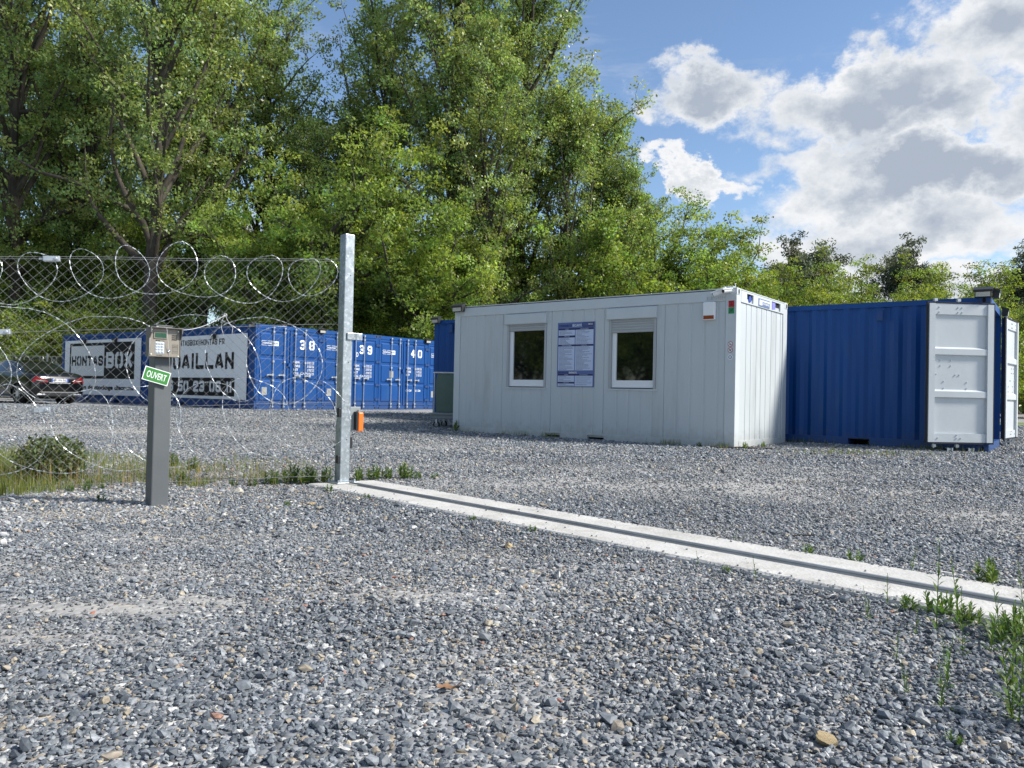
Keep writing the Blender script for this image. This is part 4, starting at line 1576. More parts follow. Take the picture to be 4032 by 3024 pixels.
PZ = .023
po = thing('gate_post', 'tall galvanised square steel gate post at the end of the concrete strip', 'gate post', (-1.395, 6.425, PZ), math.atan2(.692, .722))
link('base_plate', MB().box(-.10, .10, -.10, .10, 0, .012).mesh('base_plate', M['galv']), po, bevel=.003)
link('column', MB().box(-.045, .045, -.045, .045, .012, 2.062).mesh('column', M['galv']), po, bevel=.007)
for sx_ in (-1, 1):
    for sy_ in (-1, 1):
        link('anchor_bolt', MB().cyl((sx_ * .075, sy_ * .075, .012), .009, .02, 'z', 6).mesh('anchor_bolt', M['zinc']), po)
b = MB().box(.045, .19, -.008, .0, 1.545, 1.605).box(.19, .197, -.05, .0, 1.545, 1.605).box(.045, .052, -.05, -.008, 1.545, 1.605)
b = MB().box(-.015, .058, -.060, -.047, 1.185, 1.245).box(.066, .130, -.062, -.052, 1.185, 1.245).box(.047, .064, -.062, -.02, 1.185, 1.245)
link('gate_catcher', b.mesh('gate_catcher', M['galv']), po, bevel=.004)
link('stop_plate', MB().box(.046, .165, -.004, .004, .43, .63).mesh('stop_plate', M['grey_plastic']), po, bevel=.006)
q_ = link('charge_block', MB().box(.118, .168, -.050, -.006, .425, .585).mesh('charge_block', M['orange']), po, bevel=.010)
q_['label'] = 'orange plastic block on the grey stop plate'
link('block_clamp', MB().box(.100, .118, -.045, -.006, .44, .59).box(.128, .134, -.02, -.012, .585, .605).mesh('block_clamp', M['black']), po)
for zz_, hh in ((.545, .075), (.165, .065)):
    link('photocell', MB().box(-.065, -.046, -.04, .0, zz_, zz_ + hh).mesh('photocell', M['black']), po, bevel=.004)
link('photocell', MB().box(.046, .078, -.03, .02, .285, .385).mesh('photocell', M['black']), po, bevel=.006)
for zz_ in (.36, 1.0, 1.72):
    link('screw', MB().cyl((.01, -.0455, zz_), .004, -.003, 'y', 6).mesh('screw', M['black']), po)

KY = math.atan2(.692, .722)
kp = thing('keypad_pillar', 'dark grey square steel pillar carrying the entry keypad', 'pillar', (-2.343, 5.148, 0), KY)
link('column', MB().box(-.0565, .0565, -.0565, .0565, -.02, 1.185).mesh('column', M['pillar']), kp, bevel=.008)
link('cap', MB().box(-.0575, .0575, -.0575, .0575, 1.1855, 1.192).mesh('cap', M['pillar']), kp, bevel=.003)
HX0, HX1, HZ0, HZ1 = -.110, .080, .980, 1.166
hs = link('keypad_housing', MB().box(HX0, HX1, -.115, -.0575, HZ0, HZ1).mesh('keypad_housing', M['keybox']), kp, bevel=.003)
hd = MB()
hd.box(HX0 - .006, HX1 + .006, -.150, -.0575, HZ1, HZ1 + .006)
for x_ in (HX0 - .006, HX1):
    hd.prism([(-.0575, HZ0), (-.1165, HZ0), (-.118, HZ1 - .07), (-.150, HZ1 - .03), (-.150, HZ1), (-.0575, HZ1)], x_, x_ + .006, 'x')
link('hood', hd.mesh('hood', M['keybox_dark']), hs)
hw, hh_ = HX1 - HX0, HZ1 - HZ0


def kx(u):
    return HX0 + (u - 400) / 550 * hw


def kz(v_):
    return HZ1 - (v_ - 440) / 505 * hh_


def kbox(u0, u1, v0, v1, y0, y1, m_, nm, bev=0.0, par=None):
    return link(nm, MB().box(kx(u0), kx(u1), y1, y0, kz(v1), kz(v0)).mesh(nm, m_), par or hs, bevel=bev)


kbox(462, 708, 500, 628, -.115, -.121, M['keybox'], 'screen_bezel', .003)
kbox(485, 690, 525, 606, -.121, -.1225, M['lcd'], 'screen')
kbox(500, 662, 683, 888, -.115, -.1165, M['keys'], 'key_plate', .0005)
keym = MB().box(-.0062, .0062, -.004, 0, -.0058, .0058).mesh('key', M['keys'])
for i in range(3):
    for j in range(4):
        k_ = link('key', keym, hs, (kx(530 + i * 49), -.1165, kz(712 + j * 49)), bevel=.001)
        s = '123456789*0#'[j * 3 + i]
        link('lettering', text_mesh(s, .004 if s not in '1*' else .003, .0055, M['ink'], .03), hs, (kx(530 + i * 49) - .002, -.1208, kz(712 + j * 49) - .0028))
text('PTI', kx(505), kz(675), kx(580) - kx(505), kz(650) - kz(675), -.1156, M['ink'], hs, .05)
text('SECURITY SYSTEMS', kx(588), kz(668), kx(665) - kx(588), .003, -.1156, M['ink'], hs, .01)
text('ENTRY CONTROL', kx(525), kz(925), kx(630) - kx(525), .0045, -.1156, M['ink'], hs, .02)
sp_ = MB()
for i in range(9):
    for j in range(3):
        u_ = 792 + i * 11.5
        v_ = 545 + j * 36
        sp_.prism([(kx(u_), kz(v_ + 26)), (kx(u_) + .0022, kz(v_ + 26)), (kx(u_) + .0060, kz(v_)), (kx(u_) + .0038, kz(v_))], -.1162, -.1148)
link('speaker_grille', sp_.mesh('speaker_grille', M['ink']), hs)
link('push_button', MB().cyl((kx(745), -.115, kz(838)), .012, -.005, 'y', 18, .010).cyl((kx(745), -.12, kz(838)), .006, -.003, 'y', 12).mesh('push_button', M['chrome'], True), hs)
lb_ = MB()
for v0, v1 in ((718, 722), (764, 768), (834, 838), (874, 878)):
    lb_.box(kx(810), kx(912), -.1162, -.115, kz(v1), kz(v0))
for u_ in (810, 908):
    lb_.box(kx(u_), kx(u_ + 4), -.1162, -.115, kz(878), kz(718))
link('instruction_label', lb_.mesh('instruction_label', M['keybox_dark']), hs)
for k_, s in enumerate(('Welcome', 'Enter code', 'then press #', 'Wait for gate', 'Access only')):
    text(s, kx(822), kz(748 + k_ * 28), kx(898) - kx(822), .0038, -.1162, M['ink'], hs, .01)
for u_, v_ in ((425, 902), (922, 922), (425, 470), (922, 480)):
    link('screw', MB().cyl((kx(u_), -.115, kz(v_)), .0045, -.003, 'y', 10).mesh('screw', M['chrome']), hs)

# the sign hangs askew in front of the pillar
sg = thing('open_sign', 'small green sign reading OUVERT hanging askew on white string from the keypad pillar', 'sign', (0, 0, 0), KY)
sg.location = kp.location

sc_ = [(-.1275, .9211), (.0355, .8767), (.0262, .7871), (-.1346, .8334)]
SC = Vector((sum(p[0] for p in sc_) / 4, 0, sum(p[1] for p in sc_) / 4))
tilt = math.atan2(.9211 - .8767, .0355 + .1275)
swv, shv = .168, .0905
b = MB().box(-swv / 2, swv / 2, -.0015, .0015, -shv / 2, shv / 2)
bdy = link('board', b.mesh('board', M['white']), sg, (SC.x, -.078, SC.z), (0, tilt, 0))
def rrect(w_, h_, r_, n_=5):
    pts = []
    for cx_, cz_, q0 in ((w_ / 2 - r_, h_ / 2 - r_, 0), (-w_ / 2 + r_, h_ / 2 - r_, 90), (-w_ / 2 + r_, -h_ / 2 + r_, 180), (w_ / 2 - r_, -h_ / 2 + r_, 270)):
        for k in range(n_ + 1):
            q = R(q0 + 90 * k / n_)
            pts.append((cx_ + r_ * math.cos(q), cz_ + r_ * math.sin(q)))
    return pts
link('green_field', MB().prism(rrect(swv - .010, shv - .010, .008), -.0021, -.0014).mesh('green_field', M['green']), bdy)
link('lettering', text_mesh('OUVERT', .126, .044, M['white'], .004), bdy, (-.063, -.0026, -.022))
cd = MB()
cd.tube([(-.125, -.078, .922), (-.113, -.085, .965), (-.112, -.118, 1.0), (-.113, -.125, 1.1)], .0010, 5)
cd.tube([(.034, -.079, .878), (.012, -.119, 1.0), (-.020, -.153, 1.168), (-.030, -.13, 1.176), (-.055, -.08, 1.176)], .0011, 5)
cd.tube([(-.065, -.085, 1.174), (-.052, -.08, 1.180), (-.045, -.085, 1.174), (-.06, -.09, 1.175)], .0022, 5)
link('string', cd.mesh('string', M['cord'], True), sg)


# ------------------------------------------------------------------ chain-link fence left of the post
FY = .32962
FO = Vector((-1.40, 6.42, 0))
fe = thing('chain_link_fence', 'near chain-link fence running left from the galvanised gate post', 'fence', FO, FY)
XL = -6.2


def ztop(x):
    return 1.872 + .0665 * x


def zbot(x):
    return .075 + .0225 * x


pitch = .0755
b = MB()
wr = .0013


def wire_seg(x0, z0, x1, z1, y):
    d = Vector((x1 - x0, 0, z1 - z0))
    L_ = d.length
    if L_ < .03:
        return
    nseg_ = max(1, int(L_ / .3))
    # the weave carries each wire in front of and behind its neighbours
    pts = [(x0 + (x1 - x0) * i / nseg_, y + .0015 * (-1) ** i, z0 + (z1 - z0) * i / nseg_) for i in range(nseg_ + 1)]
    b.tube(pts, wr, 3, cap=False)


for sgn in (1, -1):
    c0 = -8.5 if sgn > 0 else -1.0 + XL
    k = 0
    rng_c = np.arange(-9, 9, pitch)
    for c in rng_c:
        # z = c + sgn * x*1.0 ; clip to the fence outline
        lo = hi = None
        xs_ = np.linspace(XL, -.05, 160)
        z_ = c + sgn * xs_ * 1.0
        ok = (z_ > zbot(xs_)) & (z_ < ztop(xs_) + .035)
        if ok.sum() < 2:
            continue
        i0, i1 = np.where(ok)[0][[0, -1]]
        wire_seg(xs_[i0], z_[i0], xs_[i1], z_[i1], .002 * sgn)
link('wire_mesh', b.mesh('wire_mesh', M['wire']), fe, kind='stuff')
for (za, sl, rr) in ((1.872, .0665, .0016), (1.856, .066, .0013), (1.338, .0753, .0016), (.690, .0405, .0016), (.082, .0225, .0016)):
    n_ = 16
    pts = [(XL * i / n_ - .045, -.004 + .003 * (i % 2), za + sl * XL * i / n_ + .004 * math.sin(i * 1.7)) for i in range(n_ + 1)]
    link('tension_wire', MB().tube(pts, rr, 5).mesh('tension_wire', M['wire']), fe)
tb_ = MB().box(-.055, .055, -.022, .022, -.020, .020).cyl((.03, -.03, 0), .014, .06, 'y', 8).box(-.085, -.055, -.006, .006, -.008, .008)
tm = tb_.mesh('wire_tensioner', M['zinc'])
for x_, z_ in ((-2.146, 1.715), (-2.449, 1.158), (-2.178, .596)):
    link('wire_tensioner', tm, fe, (x_, -.01, z_), (0, R(-4), 0), bevel=.006)
# intermediate posts beyond the picture's edge
link('fence_post', MB().box(-.03, .03, .01, .07, 0, 1.62).mesh('fence_post', M['galv']), fe, (-5.3, 0, 0))


def razor_coil(name, label, centres, turns_dir=1, wire=.0011, depth=.05, barb=.046, step=34, blade=(.0110, .0045), flat=.8, seed=1, extra=None):
    """one flattened coil of razor tape: loop after loop round the given centres (x, z, radius)"""
    r_ = random.Random(seed)
    path = []
    n_ = len(centres)
    sq = [r_.uniform(.92, 1.14) for _ in range(n_ + 1)]
    tl = [r_.uniform(-.22, .22) for _ in range(n_ + 1)]
    for k in range(n_ - 1):
        for i in range(step):
            t_ = i / step
            x_ = centres[k][0] * (1 - t_) + centres[k + 1][0] * t_
            z_ = centres[k][1] * (1 - t_) + centres[k + 1][1] * t_
            r0 = centres[k][2] * (1 - t_) + centres[k + 1][2] * t_
            q = 2 * math.pi * t_ * turns_dir + math.pi * .5
            rr_ = r0 * 1.07 * (1 + .05 * math.sin(3 * q + k))
            w2 = sq[k] * (1 - t_) + sq[k + 1] * t_
            t2 = tl[k] * (1 - t_) + tl[k + 1] * t_
            path.append((x_ + rr_ * math.cos(q) * w2 + rr_ * math.sin(q) * t2, -.05 - depth * math.sin(q * .5 + k * 1.3) * .9, z_ + rr_ * math.sin(q)))
    if extra:
        path = path + extra
    t = thing(name, label, 'razor wire', FO, FY, 'razor wire coils on the near fence')
    link('core_wire', MB().tube(path, wire, 5).mesh('core_wire', M['razor'], True), t)
    bl = MB()
    acc = 0.0
    for i in range(1, len(path)):
        p0, p1 = Vector(path[i - 1]), Vector(path[i])
        L_ = (p1 - p0).length
        acc += L_
        while acc > barb:
            acc -= barb
            c = p1 - (p1 - p0).normalized() * acc
            tg = (p1 - p0).normalized()
            tw = r_.uniform(-1.0, 1.0)
            n1 = tg.cross(Vector((0, 1, 0))).normalized()
            n2 = tg.cross(n1).normalized()
            up_ = n1 * math.cos(tw) + n2 * math.sin(tw)
            th = tg.cross(up_).normalized() * .0006
            a, w_ = blade
            v_ = []
            for s2 in (-1, 1):
                for (ta, ua) in ((-a, w_), (0, w_ * .45), (a, w_), (a, -w_), (0, -w_ * .45), (-a, -w_)):
                    v_.append(c + tg * ta + up_ * ua + th * s2)
            bl.add(v_, [(0, 1, 2, 3, 4, 5), (11, 10, 9, 8, 7, 6), (0, 6, 7, 1), (1, 7, 8, 2), (2, 8, 9, 3), (3, 9, 10, 4), (4, 10, 11, 5), (5, 11, 6, 0)])
    link('blades', bl.mesh('blades', M['razor']), t, kind='stuff')
    return t


top_c = [(-4.6, 1.45, .17), (-4.25, 1.46, .17), (-3.9, 1.48, .17), (-3.55, 1.5, .17), (-3.2, 1.52, .17), (-2.88, 1.54, .17), (-2.55, 1.52, .165), (-2.24, 1.575, .17), (-1.914, 1.615, .175), (-1.59, 1.65, .18),
         (-1.287, 1.70, .185), (-.973, 1.645, .165), (-.64, 1.665, .185), (-.33, 1.70, .15), (-.22, 1.72, .14)]
razor_coil('razor_wire_coil', 'upper razor wire coil looping along the top wire of the near fence', top_c, 1, seed=3)
mid_c = [(-4.7, .95, .33), (-4.1, .95, .33), (-3.5, .96, .33), (-2.95, .96, .33), (-2.37, .98, .325), (-1.79, .96, .32), (-1.12, 1.03, .31), (-.60, 1.04, .315), (-.36, .98, .30)]
razor_coil('razor_wire_coil', 'middle razor wire coil of wide loops crossing the near fence at half height', mid_c, -1, seed=5, depth=.07, wire=.0011)
low_c = [(-4.4, .40, .28), (-3.9, .42, .29), (-3.35, .42, .29), (-2.8, .42, .30), (-2.33, .44, .31), (-1.86, .45, .28), (-1.48, .48, .30), (-1.05, .52, .30), (-.70, .55, .30), (-.30, .56, .29), (-.22, .60, .25)]
razor_coil('razor_wire_coil', 'lowest razor wire coil tangled just above the weeds on the near fence', low_c, 1, seed=8, depth=.08, wire=.0011)
# white cord tied from the pillar to the razor wire
p0 = Vector((-2.343, 5.148, 1.17))
fr_ = Matrix.Rotation(FY, 4, 'Z')
p1 = FO + fr_ @ Vector((-.93, -.05, 1.36))
pts = []
for i in range(15):
    t_ = i / 14
    p = p0.lerp(p1, t_)
    p.z -= .05 * math.sin(math.pi * t_)
    pts.append(p)
b = MB().tube(pts, .0018, 5)
for s_ in (1, -1):
    b.tube([p1, p1 + Vector((.02 * s_, -.01, -.04)), p1 + Vector((.045 * s_ + .02, -.01, -.10)), p1 + Vector((.03 * s_ + .03, -.02, -.17))], .0016, 5)
b.tube([p1 + Vector((.012 * math.cos(i), .01 * math.sin(i * 1.7), .012 * math.sin(i))) for i in range(14)], .0022, 5)
o_ = link('tied_cord', b.mesh('tied_cord', M['cord'], True))
tag(o_, 'thin white cord tied from the pillar top to the razor wire', 'cord')

# ------------------------------------------------------------------ far boundary fence behind the car
ffo = Vector((-13.5, 33.2, .17))
ffy = -.06
ff_ = thing('boundary_fence', 'far wire fence with steel posts behind the black car, at the edge of the wood', 'fence', ffo, ffy)
b = MB()
XF = -22.0
for sgn in (1, -1):
    for c in np.arange(-25, 25, .11):
        z0_, z1_ = .03, 1.86
        x0_, x1_ = (z0_ - c) * sgn, (z1_ - c) * sgn
        if min(x0_, x1_) < XF or max(x0_, x1_) > 2.0:
            continue
        b.tube([(x0_, 0, z0_), (x1_, 0, z1_)], .0022, 3, cap=False)
link('wire_mesh', b.mesh('wire_mesh', M['wire']), ff_, kind='stuff')
for z_ in (1.86, .95, .05):
    link('tension_wire', MB().tube([(XF, -.01, z_), (2, -.01, z_)], .006, 5).mesh('tension_wire', M['zinc']), ff_)
pm = MB().box(-.03, .03, 0, .06, 0, 1.98).mesh('fence_post', M['galv'])
for i in range(9):
    link('fence_post', pm, ff_, (2 - .9 - i * 2.62, .01, 0), bevel=.004)
path = []
for i in range(int(22 / .62 * 20)):
    q = 2 * math.pi * i / 20
    path.append((XF + .62 * i / 20 + .24 * math.cos(q), -.07 + .05 * math.sin(q * .5), 1.62 + .24 * math.sin(q) + .05 * math.sin(i * .013)))
o_ = link('razor_wire_coil', MB().tube(path, .0065, 4).mesh('razor_wire_coil', M['razor']), None, ffo, ffy)
tag(o_, 'distant razor wire coil along the boundary fence behind the black car', 'razor wire')


# ------------------------------------------------------------------ parked black saloon
CARY = math.atan2(.545, -.838)     # heading, parallel to the containers behind it
car = thing('parked_car', 'black four-door saloon seen from behind, parked before the HONTAS BOX billboard', 'car', (-14.55, 24.9, .178), CARY)
# local: x forward from the rear bumper, y left, z up. Rows run from the sill over the roof.
ST = [  # x, half width, z bottom, z widest, z shoulder, half width shoulder, z roof edge, half width roof, z roof
    (0.00, .60, .34, .55, .72, .58, .78, .45, .80),
    (0.06, .76, .27, .56, .84, .72, .90, .58, .93),
    (0.22, .855, .24, .60, .93, .80, .985, .66, 1.01),
    (0.50, .885, .22, .62, .965, .82, 1.01, .68, 1.045),
    (0.78, .89, .22, .64, .97, .82, 1.035, .66, 1.085),
    (1.10, .89, .20, .65, .965, .82, 1.17, .60, 1.215),
    (1.50, .89, .19, .65, .96, .83, 1.32, .57, 1.355),
    (1.95, .885, .19, .65, .95, .84, 1.39, .56, 1.425),
    (2.45, .885, .19, .65, .935, .84, 1.385, .56, 1.43),
    (2.85, .885, .19, .65, .925, .84, 1.31, .57, 1.375),
    (3.25, .885, .19, .64, .92, .83, 1.10, .62, 1.18),
    (3.55, .88, .19, .63, .905, .81, .955, .66, 1.0),
    (4.05, .87, .21, .60, .85, .76, .895, .60, .93),
    (4.40, .82, .23, .55, .76, .68, .81, .52, .84),
    (4.60, .66, .27, .48, .62, .56, .68, .42, .70)]


def interp_st(x):
    xs_ = [s[0] for s in ST]
    k = max(0, min(len(ST) - 2, int(np.searchsorted(xs_, x) - 1)))
    p = [np.array(ST[max(0, k - 1)]), np.array(ST[k]), np.array(ST[k + 1]), np.array(ST[min(len(ST) - 1, k + 2)])]
    t_ = (x - p[1][0]) / (p[2][0] - p[1][0])
    m1 = (p[2] - p[0]) / max(p[2][0] - p[0][0], 1e-6) * (p[2][0] - p[1][0])
    m2 = (p[3] - p[1]) / max(p[3][0] - p[1][0], 1e-6) * (p[2][0] - p[1][0])
    return (2 * t_ ** 3 - 3 * t_ ** 2 + 1) * p[1] + (t_ ** 3 - 2 * t_ ** 2 + t_) * m1 + (-2 * t_ ** 3 + 3 * t_ ** 2) * p[2] + (t_ ** 3 - t_ ** 2) * m2


xs_c = np.concatenate([np.linspace(0, .25, 7), np.linspace(.32, 4.40, 60), np.linspace(4.44, 4.6, 5)])
HALF = []
for x_ in xs_c:
    s_ = interp_st(x_)
    _, w_, zb_, zw_, zs_, ws_, zr_, wr_, zt_ = s_
    HALF.append([(0, zb_), (w_ * .6, zb_), (w_ * .93, zb_ + .01), (w_ * .985, zb_ + .10), (w_, zb_ + (zw_ - zb_) * .6), (w_, zw_), (w_ * .99, zw_ + (zs_ - zw_) * .5), (ws_ * .7 + w_ * .3, zs_ - .03), (ws_, zs_),
                 (ws_ * .93 + wr_ * .07, zs_ + (zr_ - zs_) * .12), (ws_ * .5 + wr_ * .5, zs_ + (zr_ - zs_) * .62), (wr_ * 1.04, zr_ - .01), (wr_ * .93, zr_ + (zt_ - zr_) * .45), (wr_ * .6, zt_ - (zt_ - zr_) * .15), (0, zt_)])
nr = len(HALF[0])
arch = [(.92, .34), (3.62, .34)]
body, gl_r, gl_f, gl_sl, gl_sr = MB(), MB(), MB(), MB(), MB()
ring = []
for i, x_ in enumerate(xs_c):
    h_ = HALF[i]
    ring.append([(x_, y_, z_) for y_, z_ in h_] + [(x_, -y_, z_) for y_, z_ in h_[-2:0:-1]])
npt = len(ring[0])
for i in range(len(xs_c) - 1):
    xm = (xs_c[i] + xs_c[i + 1]) / 2
    for k in range(npt):
        k2 = (k + 1) % npt
        kk = min(k, k2) if k < nr - 1 else npt - max(k, k2 if k2 else npt)
        side = 1 if k < nr - 1 else -1
        quad = [ring[i][k], ring[i + 1][k], ring[i + 1][k2], ring[i][k2]]
        zc = sum(q[2] for q in quad) / 4
        row = k if k < nr - 1 else (npt - 1 - k)
        if any((xm - ax_) ** 2 + (zc - .31) ** 2 < .36 ** 2 for ax_, _ in arch) and row in (2, 3, 4, 5):
            continue
        tgt = body
        if row >= 11 and .80 < xm < 1.52:
            tgt = gl_r
        elif row >= 11 and 2.95 < xm < 3.50:
            tgt = gl_f
        elif row in (9, 10) and 1.12 < xm < 3.12 and not 2.02 < xm < 2.08:
            tgt = gl_sl if side > 0 else gl_sr
        off = 0
        tgt.add(quad, [(0, 3, 2, 1)])
body.add(ring[0], [tuple(range(npt))])
body.add(ring[-1], [tuple(range(npt))[::-1]])


def weld(o_):
    import bmesh
    bm = bmesh.new()
    bm.from_mesh(o_.data)
    bmesh.ops.remove_doubles(bm, verts=bm.verts, dist=.0005)
    bmesh.ops.recalc_face_normals(bm, faces=bm.faces)
    bm.to_mesh(o_.data)
    bm.free()
    o_.data.polygons.foreach_set('use_smooth', [True] * len(o_.data.polygons))
    return o_


bo = weld(link('body', body.mesh('body', M['carpaint']), car))
for nm, g_ in (('rear_window', gl_r), ('windscreen', gl_f), ('side_window', gl_sl), ('side_window', gl_sr)):
    weld(link(nm, g_.mesh(nm, M['carglass']), car))
link('underside', MB().box(.4, 4.2, -.62, .62, .16, .60).mesh('underside', M['dark']), car)
# chrome line round the side glass
for sd_ in (1, -1):
    pts = []
    for i, x_ in enumerate(xs_c):
        if 1.05 < x_ < 3.2:
            y_, z_ = HALF[i][11]
            pts.append((x_, sd_ * (y_ + .006), z_ + .002))
    low = []
    for i, x_ in enumerate(xs_c):
        if 1.05 < x_ < 3.2:
            y_, z_ = HALF[i][9]
            low.append((x_, sd_ * (y_ + .008), z_))
    link('window_trim', MB().tube(pts, .009, 5).tube(low, .008, 5).tube([pts[0], low[0]], .009, 5).mesh('window_trim', M['chrome'], True), car)
    for a_, b__ in ((1.98, 2.06),):
        pass
for ax_, _ in arch:
    for sd_ in (1, -1):
        wv = link('wheel', MB().cyl((0, 0, 0), .10, .05, 'y', 24).mesh('wheel', M['zinc'], False), car, (ax_, sd_ * .80, .315), 0 if sd_ > 0 else math.pi)
        b = MB()
        tor, N1, N2 = [], 28, 8
        for i in range(N1):
            q = 2 * math.pi * i / N1
            for j in range(N2):
                p_ = 2 * math.pi * j / N2
                rr_ = .268 + .052 * math.cos(p_)
                tor.append((rr_ * math.cos(q), -.02 + .095 * math.sin(p_), rr_ * math.sin(q)))
        b.add(tor, [(i * N2 + j, ((i + 1) % N1) * N2 + j, ((i + 1) % N1) * N2 + (j + 1) % N2, i * N2 + (j + 1) % N2) for i in range(N1) for j in range(N2)])
        link('tyre', b.mesh('tyre', M['rubber'], True), wv)
        b = MB()
        for k in range(10):
            q = 2 * math.pi * k / 10
            c_, s_ = math.cos(q), math.sin(q)
            b.add([(.05 * c_ - .018 * s_, .035, .05 * s_ + .018 * c_), (.05 * c_ + .018 * s_, .035, .05 * s_ - .018 * c_), (.23 * c_ + .012 * s_, .045, .23 * s_ - .012 * c_), (.23 * c_ - .012 * s_, .045, .23 * s_ + .012 * c_)], [(0, 1, 2, 3)])
        b.cyl((0, .03, 0), .06, .015, 'y', 16)
        rim = b
        for i in range(24):
            q0, q1 = 2 * math.pi * i / 24, 2 * math.pi * (i + 1) / 24
            rim.add([(.222 * math.cos(q0), .05, .222 * math.sin(q0)), (.222 * math.cos(q1), .05, .222 * math.sin(q1)), (.24 * math.cos(q1), .05, .24 * math.sin(q1)), (.24 * math.cos(q0), .05, .24 * math.sin(q0))], [(0, 1, 2, 3)])
        link('rim', rim.mesh('rim', M['zinc']), wv)
        link('arch_liner', MB().cyl((ax_, sd_ * .50 - .02, .315), .36, .04, 'y', 24).mesh('arch_liner', M['dark']), car)


def xr(y_, z_):
    """x of the rear surface at height z, for lamps and plate"""
    best = 0
    for i, x_ in enumerate(xs_c[:14]):
        h_ = HALF[i]
        yy = [p[0] for p in h_]
        for k in range(2, nr - 1):
            if min(h_[k][1], h_[k + 1][1]) <= z_ <= max(h_[k][1], h_[k + 1][1]):
                t_ = (z_ - h_[k][1]) / max(h_[k + 1][1] - h_[k][1], 1e-6)
                ym = h_[k][0] + (h_[k + 1][0] - h_[k][0]) * t_
                if ym >= abs(y_):
                    return x_
    return .1


def rear_patch(pts, thick, m_, nm, par=None):
    v_ = [(xr(y_, z_) - thick, y_, z_) for y_, z_ in pts] + [(xr(y_, z_) + .03, y_, z_) for y_, z_ in pts]
    n_ = len(pts)
    fs = [tuple(range(n_)), tuple(range(2 * n_ - 1, n_ - 1, -1))] + [(i, i + n_, (i + 1) % n_ + n_, (i + 1) % n_) for i in range(n_)]
    return link(nm, MB().add(v_, fs).mesh(nm, m_), par or car)


for sd_ in (1, -1):
    L_ = [(.835, .86), (.80, .70), (.60, .67), (.40, .69), (.38, .73), (.55, .82), (.70, .88)]
    o_ = rear_patch([(sd_ * a_, b_) for a_, b_ in L_], .05, M['tail'], 'tail_light')
    rear_patch([(sd_ * a_, b_) for a_, b_ in [(.74, .76), (.58, .72), (.44, .725), (.60, .76)]], .056, M['placard'], 'lamp_band', o_)
    link('exhaust_trim', MB().box(-.012, .05, sd_ * .56 - .13, sd_ * .56 + .13, .265, .32).mesh('exhaust_trim', M['chrome']), car, bevel=.01)
pl = link('number_plate', MB().box(.004, .02, -.26, .26, .705, .815).mesh('number_plate', M['plate']), car, (-.012, 0, 0))
link('plate_band', MB().box(.002, .004, .215, .26, .705, .815).box(.002, .004, -.26, -.215, .705, .815).mesh('plate_band', M['plate_blue']), pl)
link('lettering', text_mesh('BP-193-YG', .40, .075, M['ink'], .02), pl, (.001, .20, .722), -math.pi / 2)
link('chrome_strip', MB().box(-.02, .02, -.33, .33, .655, .680).mesh('chrome_strip', M['chrome']), car, bevel=.006)
link('lower_bumper', MB().box(-.01, .10, -.60, .60, .24, .40).mesh('lower_bumper', M['black']), car, bevel=.03)
link('bumper_strip', MB().box(-.018, .02, -.46, .46, .335, .350).mesh('bumper_strip', M['chrome']), car)
b = MB()
rg = [(-.0, .045 * math.cos(2 * math.pi * i / 20), .045 * math.sin(2 * math.pi * i / 20)) for i in range(21)]
b.tube(rg, .006, 5)
for q in (90, 210, 330):
    b.tube([(0, 0, 0), (0, .045 * math.cos(R(q)), .045 * math.sin(R(q)))], .005, 5)
link('badge', b.mesh('badge', M['chrome'], True), car, (.035, 0, .885))
link('lettering', text_mesh('CLA 200', .22, .03, M['chrome'], .02), car, (xr(.4, .86) - .012, .58, .865), -math.pi / 2)
for sd_ in (1, -1):
    link('door_mirror', MB().cyl((2.98, sd_ * .90, .99), .085, .10, 'x', 12, .05).mesh('door_mirror', M['carpaint'], True), car)
    link('door_handle', MB().tube([(1.95, sd_ * .888, .80), (2.0, sd_ * .915, .805), (2.12, sd_ * .915, .805), (2.16, sd_ * .888, .80)], .012, 6).mesh('door_handle', M['carpaint']), car)
    link('door_handle', MB().tube([(1.15, sd_ * .888, .815), (1.2, sd_ * .915, .82), (1.32, sd_ * .915, .82), (1.36, sd_ * .888, .815)], .012, 6).mesh('door_handle', M['carpaint']), car)
    link('sill_strip', MB().box(1.3, 3.2, sd_ * .885 - .01, sd_ * .885 + .01, .205, .225).mesh('sill_strip', M['chrome']), car)


# ------------------------------------------------------------------ trees
def leaf_quads(P, L_, r_, up=.35, aspect=.62):
    """one kite-shaped leaf per point, turned at random with a lean to the sky"""
    n_ = len(P)
    nrm = unit(r_.normal(size=(n_, 3)) + np.array([0, 0, up]))
    t_ = unit(np.cross(nrm, r_.normal(size=(n_, 3))))
    b_ = np.cross(nrm, t_)
    L_ = np.broadcast_to(L_, (n_,))[:, None]
    fold = nrm * L_ * .12
    return np.stack([P - t_ * L_ * .5, P - b_ * L_ * aspect * .5 + fold, P + t_ * L_ * .5, P + b_ * L_ * aspect * .5 + fold], 1)


def tint_for(n_, r_, cl, k_cl=.24, k_leaf=.18):  # random leaf tones, spread widened to paint deeper shadow into the foliage
    c = 1 + r_.normal(0, k_cl, cl.max() + 1)[cl] + r_.normal(0, k_leaf, n_)
    w = r_.normal(0, .09, cl.max() + 1)[cl] + r_.normal(0, .06, n_)
    return np.clip(np.stack([c * (1 + w), c, c * (1 - .5 * w)], 1), .25, 2.2)


